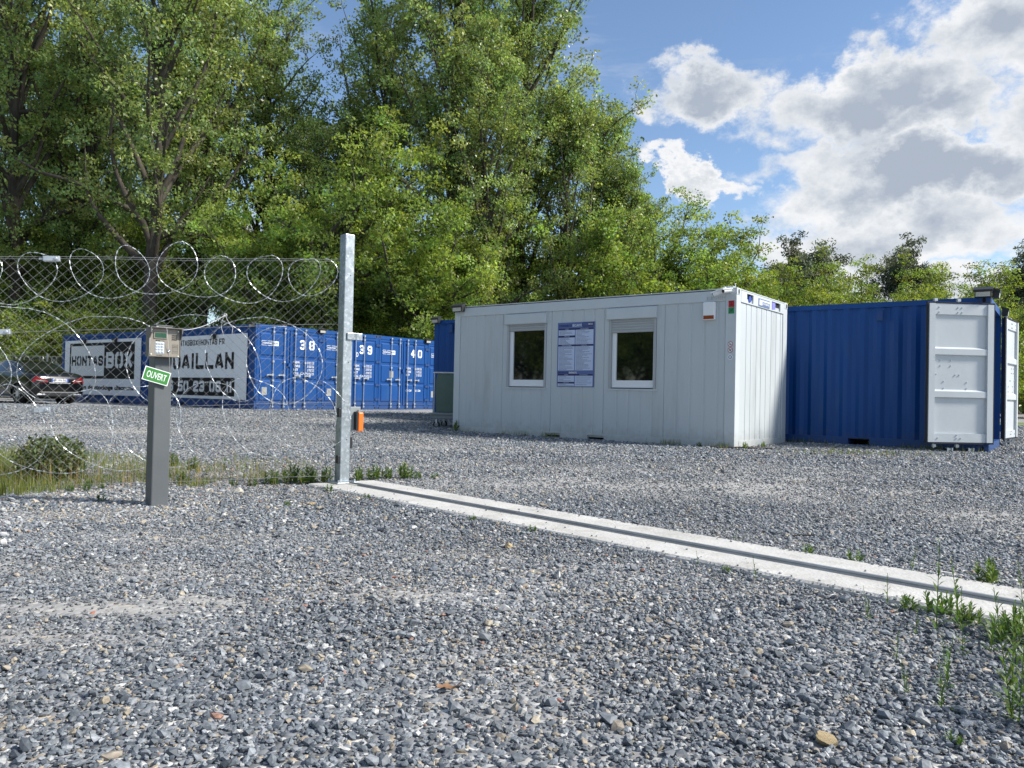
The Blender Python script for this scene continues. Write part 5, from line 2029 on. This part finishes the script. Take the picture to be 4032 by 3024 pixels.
def make_tree(seed, H, Rc, zb, shape, leafm, leaf, ncl, per, cr_, limb_up, trunk_r, lean=0.0, nl=26, wob=.3, flat=.75, up=.35):
    r_ = np.random.default_rng(seed)
    tr = MB()
    # trunk
    npt_ = 12
    path, rad = [], []
    px_, py_ = 0.0, 0.0
    top = H * (.93 if shape in ('poplar', 'pine') else .62)
    for i in range(npt_):
        t_ = i / (npt_ - 1)
        px_ += r_.normal(0, wob * .25) + lean * H / npt_
        py_ += r_.normal(0, wob * .25)
        if i == 0:
            px_ = py_ = 0
        path.append(np.array([px_, py_, t_ * top]))
        rad.append(trunk_r * ((1 - t_) ** .7 * .92 + .08) * (1.35 if i == 0 else 1))
    tr.tube([tuple(p) for p in path], rad, 9)
    path = np.array(path)

    def trunk_at(z):
        i = min(max(z / top * (npt_ - 1), 0), npt_ - 1.001)
        k = int(i)
        return path[k] * (1 - (i - k)) + path[k + 1] * (i - k)

    def env(s):      # crown radius at relative crown height
        s = min(max(s, 0), 1)
        if shape == 'poplar':
            return Rc * (min(1, .45 + s * 2.2) * (1 - s ** 2.6) ** .75)
        if shape == 'pine':
            return Rc * (.35 + .65 * math.sin(math.pi * s ** .7) ** .6)
        return Rc * max(0.0, 1 - (2 * s - .85) ** 2 / 1.45) ** .5
    cent, crad = [], []
    for i in range(nl):
        s = (i + r_.uniform(.1, .9)) / nl
        zst = zb + (min(top, H * .9) - zb) * (s * .92)
        if shape == 'round':
            zst = min(zst, top * r_.uniform(.55, 1.0))
        a = i * 2.4 + r_.uniform(-.5, .5)
        el_ = limb_up + r_.normal(0, .13)
        Lr = env((zst - zb * .9) / (H - zb * .9) + .12) * r_.uniform(.75, 1.15) / max(math.cos(el_), .35)
        Lr = min(Lr, (H - zst) / max(math.sin(el_), .2))
        p0 = trunk_at(zst)
        pts, rr = [p0], [trunk_r * (1 - zst / H) * .55 + .03]
        d = np.array([math.cos(a) * math.cos(el_), math.sin(a) * math.cos(el_), math.sin(el_)])
        nseg_ = 6
        for k in range(1, nseg_ + 1):
            d = unit(d + r_.normal(0, .14 if shape == 'poplar' else .24, 3) + np.array([0, 0, .05]))
            pts.append(pts[-1] + d * Lr / nseg_)
            rr.append(rr[0] * (1 - k / nseg_) ** .9 + .012)
        tr.tube([tuple(p) for p in pts], rr, 5, cap=False)
        for k in range(2, nseg_ + 1):
            for q in range(r_.integers(1, 4)):
                d2 = unit(r_.normal(size=3) + d * .6 + np.array([0, 0, .25]))
                L2 = r_.uniform(.5, 1.3) * (Rc / 5) ** .5
                e_ = pts[k] + d2 * L2
                m_ = (pts[k] + e_) / 2 + r_.normal(0, .08, 3)
                tr.tube([tuple(pts[k]), tuple(m_), tuple(e_)], [rr[k] * .5 + .008, .012, .006], 3, cap=False)
                cent.append(e_)
                crad.append(cr_ * r_.uniform(.6, 1.25))
            cent.append(pts[k])
            crad.append(cr_ * r_.uniform(.6, 1.15))
    cent = np.array(cent)
    # more sprays near the limbs until the count is reached
    while len(cent) < ncl:
        base = cent[r_.integers(0, len(cent), ncl - len(cent))]
        new = base + r_.normal(0, cr_ * 1.1, base.shape)
        s_ = (new[:, 2] - zb * .8) / (H - zb * .8)
        ax_ = np.array([trunk_at(z)[:2] for z in new[:, 2]])
        rr_ = np.linalg.norm(new[:, :2] - ax_, axis=1)
        ok = (s_ > 0) & (s_ < 1) & (rr_ < np.array([env(q) for q in s_]) * 1.12)
        new = new[ok]
        cent = np.concatenate([cent, new])
        crad += list(cr_ * r_.uniform(.5, 1.2, len(new)))
    crad = np.array(crad)
    cnt = np.maximum((per * (crad / cr_) ** 2 * r_.uniform(.5, 1.4, len(crad))).astype(int), 4)
    cl = np.repeat(np.arange(len(cent)), cnt)
    q = r_.normal(size=(len(cl), 3))
    q = unit(q) * (r_.random(len(cl)) ** .45)[:, None] * 1.15
    q[:, 2] *= flat
    P_ = cent[cl] + q * crad[cl][:, None]
    if leafm is M['pine_leaf']:
        V_ = leaf_quads(P_, leaf * r_.uniform(.6, 1.4, len(cl)), r_, .2, .28)
    else:
        V_ = leaf_quads(P_, leaf * r_.uniform(.6, 1.35, len(cl)), r_, up)
    crown = quads_mesh('crown', V_, leafm, tint_for(len(cl), r_, cl))
    return tr.mesh('trunk', M['bark'], True), crown


TREES = {
    'poplar_a': make_tree(11, 27, 5.2, 5.5, 'poplar', M['poplar_leaf'], .17, 900, 56, .52, R(52), .36, nl=44),
    'poplar_b': make_tree(12, 25, 4.3, 4.0, 'poplar', M['poplar_leaf'], .17, 760, 56, .50, R(60), .30, nl=40),
    'poplar_c': make_tree(13, 19, 3.2, 3.5, 'poplar', M['poplar_leaf'], .155, 560, 52, .44, R(58), .20, nl=30),
    'oak_a': make_tree(21, 13.5, 5.6, 3.2, 'round', M['oak_leaf'], .155, 820, 60, .52, R(30), .34, nl=24, wob=.9, flat=.6),
    'oak_b': make_tree(22, 11, 3.9, 2.6, 'round', M['oak_leaf'], .15, 600, 60, .47, R(38), .22, nl=20, wob=.8, flat=.6),
    'spring_a': make_tree(31, 8, 3.1, 1.3, 'round', M['bright_leaf'], .12, 480, 86, .46, R(40), .13, nl=20, wob=.6, flat=.5, up=.7),
    'spring_b': make_tree(32, 6, 2.7, .7, 'round', M['bright_leaf'], .115, 380, 84, .44, R(34), .10, nl=18, wob=.5, flat=.5, up=.7),
    'pine': make_tree(41, 12, 3.2, 6.5, 'pine', M['pine_leaf'], .30, 130, 70, .62, R(28), .20, nl=20, wob=.5, flat=.6),
    'shrub': make_tree(51, 4.2, 2.2, .35, 'round', M['oak_leaf'], .12, 230, 46, .42, R(45), .06, nl=16, wob=.3),
    'slim': make_tree(61, 10, 1.8, 2.2, 'poplar', M['oak_leaf'], .14, 210, 36, .42, R(48), .085, nl=20, wob=.5),
}
KIND = {'poplar_a': 'poplar_tree', 'poplar_b': 'poplar_tree', 'poplar_c': 'poplar_tree', 'oak_a': 'oak_tree', 'oak_b': 'oak_tree', 'spring_a': 'young_tree', 'spring_b': 'young_tree',
        'pine': 'pine_tree', 'shrub': 'shrub', 'slim': 'young_tree'}
GROUP = 'trees of the wood behind the containers'


def plant(kind, px, Y, scale=1.0, label='', turn=None, wide=1.0, zscale=1.0, group=GROUP, x=None):
    x_ = (px - 2016) / FPX * Y if x is None else x
    t = thing(KIND[kind], label, 'shrub' if kind == 'shrub' else 'tree', (x_, Y, gz(x_, Y) - .05), turn if turn is not None else random.uniform(0, 6.28), group)
    t.scale = (scale * wide, scale * wide, scale * zscale)
    tr, cr2 = TREES[kind]
    link('trunk', tr, t)
    link('crown', cr2, t)
    return t


# the big trees, one by one
plant('poplar_a', 572, 37, 1.02, 'tall old poplar with a dark bare lower trunk behind the keypad pillar', 1.0)
plant('poplar_a', 60, 41, 1.05, 'huge leafy poplar filling the upper left corner above the far wire fence', 4.2)
plant('poplar_b', 790, 42, 1.05, 'poplar with a leaning dark trunk over the first billboard of the corner container', 2.2)
plant('poplar_b', 300, 44, 1.08, 'tall poplar standing back between the leftmost two poplars', 5.0)
plant('oak_a', 1330, 36, 1.04, 'broad dark oak with crooked limbs directly behind the gate post', .3)
plant('poplar_b', 1490, 45, 1.0, 'slim tall poplar rising behind the crooked oak', 3.3)
plant('poplar_a', 1760, 41, 1.04, 'very tall poplar with a thick straight trunk over the left end of the office', 2.0)
plant('poplar_a', 2040, 44, 1.02, 'very tall poplar at the right edge of the tall stand, above the office windows', 5.4)
plant('poplar_b', 1900, 39, .80, 'shorter poplar with pale trunk above the middle of the office', 1.2)
plant('poplar_c', 2330, 44, .98, 'narrow poplar on the slope of the treeline right of the tall stand', .8)
plant('poplar_c', 2455, 43, .78, 'small narrow poplar at the right foot of the tall stand', 2.9)
plant('poplar_c', 2215, 42, .95, 'narrow poplar partly in front of the tall stand', 4.4)
plant('oak_b', 1690, 37, 1.0, 'bright green oak in front of the tall poplars, above the left end of the office', 4.0)
plant('oak_b', 1080, 35, .85, 'small oak above the numbered containers, left of the gate post', 2.0)
plant('oak_a', 2640, 42, .92, 'dome-shaped oak standing above the right end of the office', 1.1)
plant('oak_b', 2790, 43, .92, 'smaller oak on the right shoulder of the dome-shaped oak', 2.2)
plant('poplar_c', 2540, 46, .72, 'short poplar stepping down from the tall stand to the dome-shaped oak', 1.7)
plant('spring_a', 2930, 42, 1.2, 'yellow-green young tree above the office corner with the cameras', 2.6)
plant('pine', 3150, 60, 1.02, 'grey-green open pine rising behind the blue container', .6)
plant('pine', 3560, 66, 1.10, 'dark pine on the skyline above the open white door', 3.4, .8)
plant('pine', 4080, 52, .92, 'dark pine cut by the right edge of the picture', 5.2, .8)
plant('pine', 3400, 85, 1.05, 'small far pine on the skyline between the two larger pines', 4.0, .8)
plant('poplar_c', 1225, 41, .85, 'small poplar in the gap between the two tall stands', 1.9)
plant('oak_b', 1180, 39, 1.0, 'leafy oak low in the gap between the two tall stands', 3.9)
plant('poplar_b', 1040, 46, 1.0, 'tall poplar whose edge borders the blue notch between the two stands', 2.7)
plant('poplar_c', 1330, 47, .98, 'slender poplar low in the notch between the two stands', 5.1)
# the rest of the wood
rows = []
for px in range(-500, 1350, 190):
    if 780 < px < 1050:
        continue
    rows.append(('oak_b', px + random.uniform(-60, 60), random.uniform(45, 50), random.uniform(.85, 1.1)))
for px in range(-420, 1300, 280):
    if 740 < px < 1050:
        continue
    rows.append(('poplar_b', px + random.uniform(-60, 60), random.uniform(50, 56), random.uniform(.9, 1.1)))
for px in range(1400, 3000, 210):
    rows.append(('oak_b', px + random.uniform(-60, 60), random.uniform(46, 52), random.uniform(.75, .95)))
for px in range(-300, 2500, 165):
    rows.append(('slim', px + random.uniform(-60, 60), random.uniform(39, 45), random.uniform(.8, 1.1)))
for k, px, Y, s in rows:
    if k == 'poplar_b' and 820 < px < 1300:
        continue
    plant(k, px, Y, s, {'oak_b': 'one of the leafy trees deep in the wood behind the containers', 'poplar_b': 'one of the tall trees at the back of the wood on the left',
                        'slim': 'one of the thin young trees at the edge of the wood'}[k])
rows = []
for px in range(2960, 4300, 150):
    rows.append(('spring_a', px + random.uniform(-40, 40), random.uniform(40, 50), random.uniform(.95, 1.1)))
for px in range(2500, 4300, 130):
    rows.append(('spring_b', px + random.uniform(-40, 40), random.uniform(35, 39), random.uniform(.8, 1.05)))
for px in range(3000, 4300, 200):
    rows.append(('oak_b', px + random.uniform(-40, 40), random.uniform(54, 62), random.uniform(.85, 1.0)))
for k, px, Y, s in rows:
    plant(k, px, Y, s, {'spring_a': 'one of the yellow-green trees in the low treeline on the right', 'spring_b': 'one of the low bushy trees in front of the right-hand treeline',
                        'oak_b': 'one of the darker trees behind the yellow-green treeline'}[k], group='trees of the low treeline at right')
for i, px in enumerate(range(-450, 2560, 118)):
    plant('shrub' if i % 3 else 'spring_b', px + random.uniform(-30, 30), random.uniform(35.5, 38.5) if px < 1500 else random.uniform(34, 37), random.uniform(.7, 1.1) * (1 if i % 3 else .8) * (.72 if px > 1350 else 1),
          'one of the leafy shrubs along the foot of the wood', group='shrubs along the foot of the wood')
# trees on the far left side of the yard, mirrored in the office windows
for i in range(11):
    plant('oak_a' if i % 2 else 'poplar_c', 0, -22 + i * 5.2, 1.0, 'one of the trees along the left side of the yard', x=-40 - (i % 3) * 3, group='trees along the left side of the yard')

for i in range(16):  # out of view, added to darken the low part of the window reflections
    plant('shrub', 0, -24 + i * 3.6, 1.5, 'one of the unseen shrubs added at left to fill the window reflections', x=-35 - (i % 2) * 2, group='unseen shrubs added for the window reflections')

# the wood beyond, one dark mass of leaves
r_ = np.random.default_rng(77)
nb = 26000
Yb = r_.uniform(56, 84, nb)
Xb = r_.uniform(-.95, .85, nb) * Yb
topz = np.where(Xb / Yb < .18, np.where(np.abs(Xb / Yb + .37) < .045, 5.0, 11.0), 6.5) * (.7 + .5 * vnoise(np.stack([Xb, Yb], 1), .22, 21))
Zb = r_.random(nb) ** .8 * topz
Vb = leaf_quads(np.stack([Xb, Yb, Zb], 1), r_.uniform(.5, 1.1, nb), r_, .3, .8)
o_ = link('far_wood', quads_mesh('far_wood', Vb, M['dark_leaf'], tint_for(nb, r_, np.arange(nb) // 40)), kind='stuff')
o_['label'] = 'dark mass of the wood far behind the first trees'

# ------------------------------------------------------------------ grass and weeds
Rm = np.array([[math.cos(FY), -math.sin(FY)], [math.sin(FY), math.cos(FY)]])


def fpos(s, t):
    return (Rm @ np.stack([s, t])).T + np.array([FO.x, FO.y])


def blades(P2, H_, W_b, r_, m_, name, bend=.35):
    n_ = len(P2)
    z0 = np.array([gz(a, b) for a, b in P2])
    base = np.c_[P2, z0]
    a = r_.uniform(0, 6.283, n_)
    d = np.stack([np.cos(a), np.sin(a), np.zeros(n_)], 1)
    lean_ = np.stack([np.cos(a + 1.4), np.sin(a + 1.4), np.zeros(n_)], 1) * (H_ * r_.uniform(.05, bend, n_))[:, None]
    up_ = np.array([0, 0, 1.0])[None] * H_[:, None]
    w = d * (W_b / 2)[:, None]
    V1 = np.stack([base - w, base + w, base + w * .8 + up_ * .55 + lean_ * .35, base - w * .8 + up_ * .55 + lean_ * .35], 1)
    V2 = np.stack([base - w * .8 + up_ * .55 + lean_ * .35, base + w * .8 + up_ * .55 + lean_ * .35, base + w * .1 + up_ + lean_, base - w * .1 + up_ + lean_], 1)
    c = r_.uniform(.6, 1.25, n_)
    wv = r_.uniform(-.05, .45, n_)
    ti = np.stack([c * (1 + wv), c, c * (1 - wv * .4)], 1)
    return quads_mesh(name, np.concatenate([V1, V2]), m_, np.concatenate([ti, ti]))


n_ = 60000
s_ = -6.5 * r_.random(n_) ** .7 - .02
t_ = -.40 + 3.6 * r_.random(n_) ** 1.5
P2 = fpos(s_, t_)
nz_ = vnoise(P2, 1.5, 31) * .5 + vnoise(P2, 4.0, 32) * .5
P2 = fpos(s_, t_)
edge = (vnoise(np.c_[s_, s_ * 0 + 3], 1.9, 61) - .5) * .8 + (vnoise(np.c_[s_, s_ * 0 + 9], 7.0, 62) - .5) * .3 + np.where(s_ > -2.2, .15, -.08)
kp_ = nz_ + .14 * np.clip((-s_ - .8) / 2, -.5, 1.0) > .49
kp_ &= t_ > edge
kp_ &= r_.random(n_) > np.clip((t_ - .9) / 3.2 - (-s_ - 2.2) * .18, 0, .93)
P2, s2_ = P2[kp_], s_[kp_]
hgt = r_.uniform(.02, .09, len(P2)) * (1 + 1.3 * np.clip((-s2_ - 2.0), 0, 1.1))
o_ = link('grass', blades(P2, hgt, r_.uniform(.0025, .0055, len(P2)), r_, M['grass'], 'grass'), kind='stuff')
o_['label'] = 'thin patchy grass growing through the gravel under the near fence'
n_ = 1500
s_ = -5.5 * r_.random(n_) ** .7
P2 = fpos(s_, r_.gamma(2.0, .3, n_) - .15)
o_ = link('dry_stalks', blades(P2, r_.uniform(.10, .30, n_), r_.uniform(.0012, .0025, n_), r_, M['drygrass'], 'dry_stalks', .25), kind='stuff')
o_['label'] = 'dry grass stalks standing along the near fence'
# thin growth at the foot of the office and the blue container
P2 = []
for (ox, oy, yaw) in ((-1.209, 16.10, -.659), (2.989, 16.344, -.627)):
    for i in range(900):
        a = 6.0 * random.random() ** .6
        b_ = -.02 - abs(random.gauss(0, .10))
        P2.append((ox + math.cos(yaw) * a - math.sin(yaw) * b_, oy + math.sin(yaw) * a + math.cos(yaw) * b_))
P2 = np.array(P2)
P2 = P2[vnoise(P2, 3.0, 41) > .48]
P2 = P2[~((P2[:, 0] > 2.9) & (P2[:, 0] < 5.1) & (P2[:, 1] > 12.9) & (P2[:, 0] * .621 + P2[:, 1] * .783 > 12.4))]
P2 = np.concatenate([P2, np.array([(5.2 + r_.normal(0, .6), 11.6 + r_.normal(0, .16)) for _ in range(260)])])
o_ = link('grass', blades(P2, r_.uniform(.03, .12, len(P2)), r_.uniform(.004, .008, len(P2)), r_, M['grass'], 'grass_foot'), kind='stuff')
o_['label'] = 'sparse grass at the foot of the office and the blue container'


def weed_mesh(seed, H, nleaf, L_, stems=1, spread=.0, wid=.16, droop=.4):
    """upright stems with long narrow leaves all the way up"""
    r_ = np.random.default_rng(seed)
    V_, cl = [], []
    for s in range(stems):
        a = r_.uniform(0, 6.28)
        off = np.array([math.cos(a), math.sin(a), 0]) * spread * (s > 0) * r_.uniform(.4, 1)
        h = H * r_.uniform(.65, 1.0) if s else H
        ln = np.array([math.cos(a), math.sin(a), 0]) * h * r_.uniform(.02, .18)
        for k in range(3):      # stem as crossed strips
            d = np.array([math.cos(k * 1.05), math.sin(k * 1.05), 0]) * .0016
            V_.append([off - d, off + d, off + d * .5 + ln + np.array([0, 0, h]), off - d * .5 + ln + np.array([0, 0, h])])
            cl.append(0)
        for i in range(nleaf):
            t_ = (i + r_.random()) / nleaf
            p = off + ln * t_ + np.array([0, 0, h * t_])
            q = i * 2.4 + r_.uniform(-.4, .4)
            ll = L_ * (1.15 - .75 * t_) * r_.uniform(.7, 1.2)
            e_ = r_.uniform(.25, .9) + .5 * t_
            d = np.array([math.cos(q) * math.cos(e_), math.sin(q) * math.cos(e_), math.sin(e_)])
            sd_ = np.array([-math.sin(q), math.cos(q), 0]) * ll * wid * .5
            m_ = p + d * ll * .55
            tip = p + d * ll + np.array([0, 0, -ll * droop * .5])
            V_.append([p - sd_ * .3, p + sd_ * .3, m_ + sd_, m_ - sd_])
            V_.append([m_ - sd_, m_ + sd_, tip + sd_ * .08, tip - sd_ * .08])
            cl += [i % 7 + 1] * 2
    cl = np.array(cl)
    return quads_mesh('weed', np.array(V_), M['weed'], tint_for(len(cl), r_, cl, .1, .12))


WM = [weed_mesh(1, .30, 30, .055, 1), weed_mesh(2, .22, 22, .05, 2, .02), weed_mesh(3, .34, 34, .06, 3, .03), weed_mesh(4, .13, 14, .035, 1), weed_mesh(5, .16, 26, .095, 5, .06, .20), weed_mesh(6, .07, 16, .05, 4, .04, .25)]


def weed(k, x, y, s, label, group='weeds in the yard', z=None):
    o_ = link('weed', WM[k], None, (x, y, (gz(x, y) if z is None else z) - .005), random.uniform(0, 6.28))
    o_.scale = (s, s, s)
    tag(o_, label, 'weed', group)


weed(0, 1.47, 2.66, 1.05, 'tallest narrow-leaved weed standing before the gate track at right')
TALLW = 'one of the tall narrow-leaved weeds in the right foreground'
for k, x, y, s in ((1, 1.30, 2.80, .55), (0, 1.41, 2.40, .70), (1, 1.66, 2.52, .9), (2, 1.78, 2.66, .75), (2, 1.26, 1.93, .95), (0, 1.33, 2.02, .9), (2, 1.36, 1.88, .85), (1, 1.20, 2.13, .7), (0, 1.45, 2.15, 1.0),
                   (1, 1.52, 2.45, .8), (2, 1.60, 2.35, .8), (1, 1.30, 2.30, .5), (0, 1.72, 2.44, 1.0), (1, 1.12, 1.98, .6), (0, 1.50, 1.96, 1.05), (1, 1.85, 2.50, .9), (2, 1.40, 1.80, 1.05), (0, 1.28, 1.84, .8), (2, 1.55, 2.20, 1.0), (0, 1.68, 2.30, 1.15), (2, 1.62, 2.08, 1.1), (1, 1.08, 2.10, .45), (3, 1.18, 2.35, .8), (3, 1.38, 2.62, .9), (1, 1.58, 2.70, 1.1), (0, 1.75, 2.20, 1.1)):
    weed(k, x, y, s, TALLW, 'tall weeds in the right foreground')
LOWW = 'one of the small green weeds rooted beside the concrete strip'
for d_, n2, k, s in ((-2.0, SLAB[0] - .03, 3, .6), (-1.85, SLAB[0] - .05, 5, .5), (-1.7, SLAB[0] - .04, 3, .8), (-1.15, SLAB[0] - .04, 3, 1.0), (-1.05, SLAB[0] - .06, 5, .9), (-.95, SLAB[0] - .05, 5, 1.2), (-.85, SLAB[0] - .08, 4, .5),
                     (-3.1, SLAB[0] - .03, 5, .6), (-3.6, SLAB[0] - .03, 5, .5), (-5.3, SLAB[0] - .05, 5, .8), (-5.05, SLAB[0] - .03, 3, .5), (-4.8, SLAB[0] - .03, 5, .6), (-2.2, SLAB[1] + .05, 3, .6), (-1.8, SLAB[1] + .04, 5, .8),
                     (-1.55, SLAB[1] + .06, 5, .9), (-1.3, SLAB[1] + .05, 3, 1.0), (-1.0, SLAB[1] + .08, 4, .7), (-.85, SLAB[1] + .12, 2, .5), (-.72, SLAB[0] - .10, 4, .6), (-.66, SLAB[0] - .16, 5, 1.4), (-.75, SLAB[0] - .22, 5, 1.2), (-5.5, SLAB[0] + .10, 5, .5)):
    q = gp(d_, n2)
    weed(k, q[0], q[1], s, LOWW, 'weeds beside the concrete strip')
CL_ = 'one of the leafy bright green weed clumps around the foot of the gate post'
for s_, t_, k, sc in ((-.12, .16, 4, .9), (-.28, .10, 4, 1.0), (-.40, .18, 4, 1.05), (-.55, .12, 4, .8), (-.68, .06, 5, 1.0), (-.20, .30, 4, .8), (-.85, .10, 5, .8), (.18, .32, 4, .75), (.32, .36, 4, .85), (.45, .42, 4, .7), (.62, .42, 4, .95), (.75, .40, 5, 1.0), (.88, .36, 5, .8)):
    q = fpos(np.array([s_]), np.array([t_]))[0]
    weed(k, q[0], q[1], sc, CL_, 'weed clumps at the foot of the gate post')
GW = 'one of the low green weeds scattered under the near fence'
for i in range(60):
    s_ = -.9 - 4.5 * random.random()
    q = fpos(np.array([s_]), np.array([random.uniform(-.15, 1.9)]))[0]
    weed(random.choice((3, 4, 5, 5, 1)), q[0], q[1], random.uniform(.5, .95) * (1.3 if s_ < -2.0 else .9), GW, 'weeds under the near fence')
for x, y, k, s, lb in ((-1.15, 16.0, 4, 1.3, 'green weed at the left foot of the office'), (3.05, 12.55, 4, .55, 'weed at the front of the office near its right corner'), (3.75, 12.35, 4, .7, 'weed growing against the office corner post'),
                       (2.3, 13.2, 3, 1.1, 'small weed under the second office window'), (4.15, 12.75, 4, .65, 'weed at the base of the sunlit office end wall'), (-1.5, 5.2, 5, .6, 'tiny weed in the gravel between the keypad pillar and the post'),
                       (-2.75, 5.25, 5, .8, 'tiny weed just left of the keypad pillar foot'), (1.02, 1.78, 5, .45, 'tiny weed in the gravel close to the camera at lower right')):
    weed(k, x, y, s, lb)

# evergreen bush behind the fence
r_ = np.random.default_rng(91)
V_, cl = [], []
nb = 2600
q = unit(r_.normal(size=(nb, 3)))
rad = r_.random(nb) ** .3
c_ = q * rad[:, None] * np.array([.25, .24, .20]) * (1 + .18 * np.sin(q[:, :1] * 7 + q[:, 2:] * 5))
c_[:, 2] = np.abs(c_[:, 2] + .17)
Vb = leaf_quads(c_, r_.uniform(.026, .048, nb), r_, .7, .5)
bt_ = thing('evergreen_bush', 'low dense bush with leathery leaves behind the near fence at left', 'bush', (-3.74, 6.30, 0), 0)
link('foliage', quads_mesh('foliage', Vb, M['bush'], tint_for(nb, r_, np.arange(nb) // 12, .18, .2)), bt_)
b = MB()
for i in range(9):
    a = i * .7
    b.tube([(0, 0, 0), (.1 * math.cos(a), .1 * math.sin(a), .15), (.24 * math.cos(a), .22 * math.sin(a), .3)], [.008, .006, .003], 5)
link('stems', b.mesh('stems', M['bark']), bt_)

# ------------------------------------------------------------------ odd stones and litter on the gravel
def rock(name, x, y, size, m_, label, seed, cat='stone', sq=(1, .8, .6)):
    me = stone_mesh(seed, 3)
    me.materials.append(m_)
    o_ = link(name, me, None, (x, y, size * sq[2] * .55), (random.uniform(-.2, .2), random.uniform(-.2, .2), random.uniform(0, 6)))
    o_.scale = (size * sq[0], size * sq[1], size * sq[2])
    tag(o_, label, cat)


rock('rock', .735, 1.77, .033, M['tanrock'], 'cream lump of limestone, largest stone near the bottom right', 201)
rock('rock', 0.0, 3.95, .032, M['tanrock'], 'yellowish rock lying alone in the gravel before the track', 202)
rock('rock', -2.03, 5.80, .055, M['limestone'], 'white pitted rock lying in front of the fence', 203)
rock('rock', -2.27, 5.85, .035, M['limestone'], 'small white rock left of the pitted rock by the fence', 204)
rock('rock', -1.35, 5.30, .03, M['tanrock'], 'round tan stone in the gravel right of the fence rocks', 205)
rock('rock', -.33, 3.42, .027, M['stone'] if False else mat('slate_rock', (.13, .15, .18), .7, var=.2, vscale=30), 'dark slate stone standing up in the middle gravel', 206)
rock('brick_chip', .135, 1.99, .013, M['brick'], 'orange-red brick chip near the bottom middle', 207, 'brick chip', (1.3, .6, .4))
rock('brick_chip', -.47, 3.27, .015, M['brick'], 'flat red brick chip in the gravel left of the middle', 208, 'brick chip', (1.4, .7, .35))
rock('brick_chip', -1.42, 2.66, .013, M['brick'], 'pinkish brick sliver in the pale dusty patch', 209, 'brick chip', (1.7, .6, .3))
rock('brick_chip', -1.62, 6.1, .014, M['brick'], 'red brick chip near the left end of the concrete strip', 210, 'brick chip', (1.2, .8, .6))
b = MB()
vv, ff = [], []
for i in range(7):
    t_ = i / 6
    w_ = .018 * math.sin(math.pi * (.12 + .82 * t_)) * (1 + .3 * math.sin(i * 2.1))
    vv += [(-.035 + .07 * t_, -w_, .006 + .008 * t_ + .004 * math.sin(i)), (-.035 + .07 * t_, 0, .0), (-.035 + .07 * t_, w_, .007 + .003 * math.cos(i * 2))]
for i in range(6):
    for k in range(2):
        ff.append((i * 3 + k, (i + 1) * 3 + k, (i + 1) * 3 + k + 1, i * 3 + k + 1))
b.add(vv, ff)
b.tube([(.035, 0, .008), (.06, .006, .016)], .0012, 5)
o_ = link('dead_leaf', b.mesh('dead_leaf', M['leaf_brown'], True), None, (-.155, 2.03, .012), (.2, .1, .3))
o_.scale = (.7, .7, .7)
tag(o_, 'curled brown dead leaf lying on the gravel near the bottom middle', 'leaf')
o_ = link('stick', MB().tube([(0, 0, 0), (.05, .01, .004), (.13, .012, .0)], [.004, .005, .003], 6).mesh('stick', M['drygrass']), None, (1.62, 4.42, .012), .1)
tag(o_, 'short pale stick on the gravel beyond the track', 'stick')
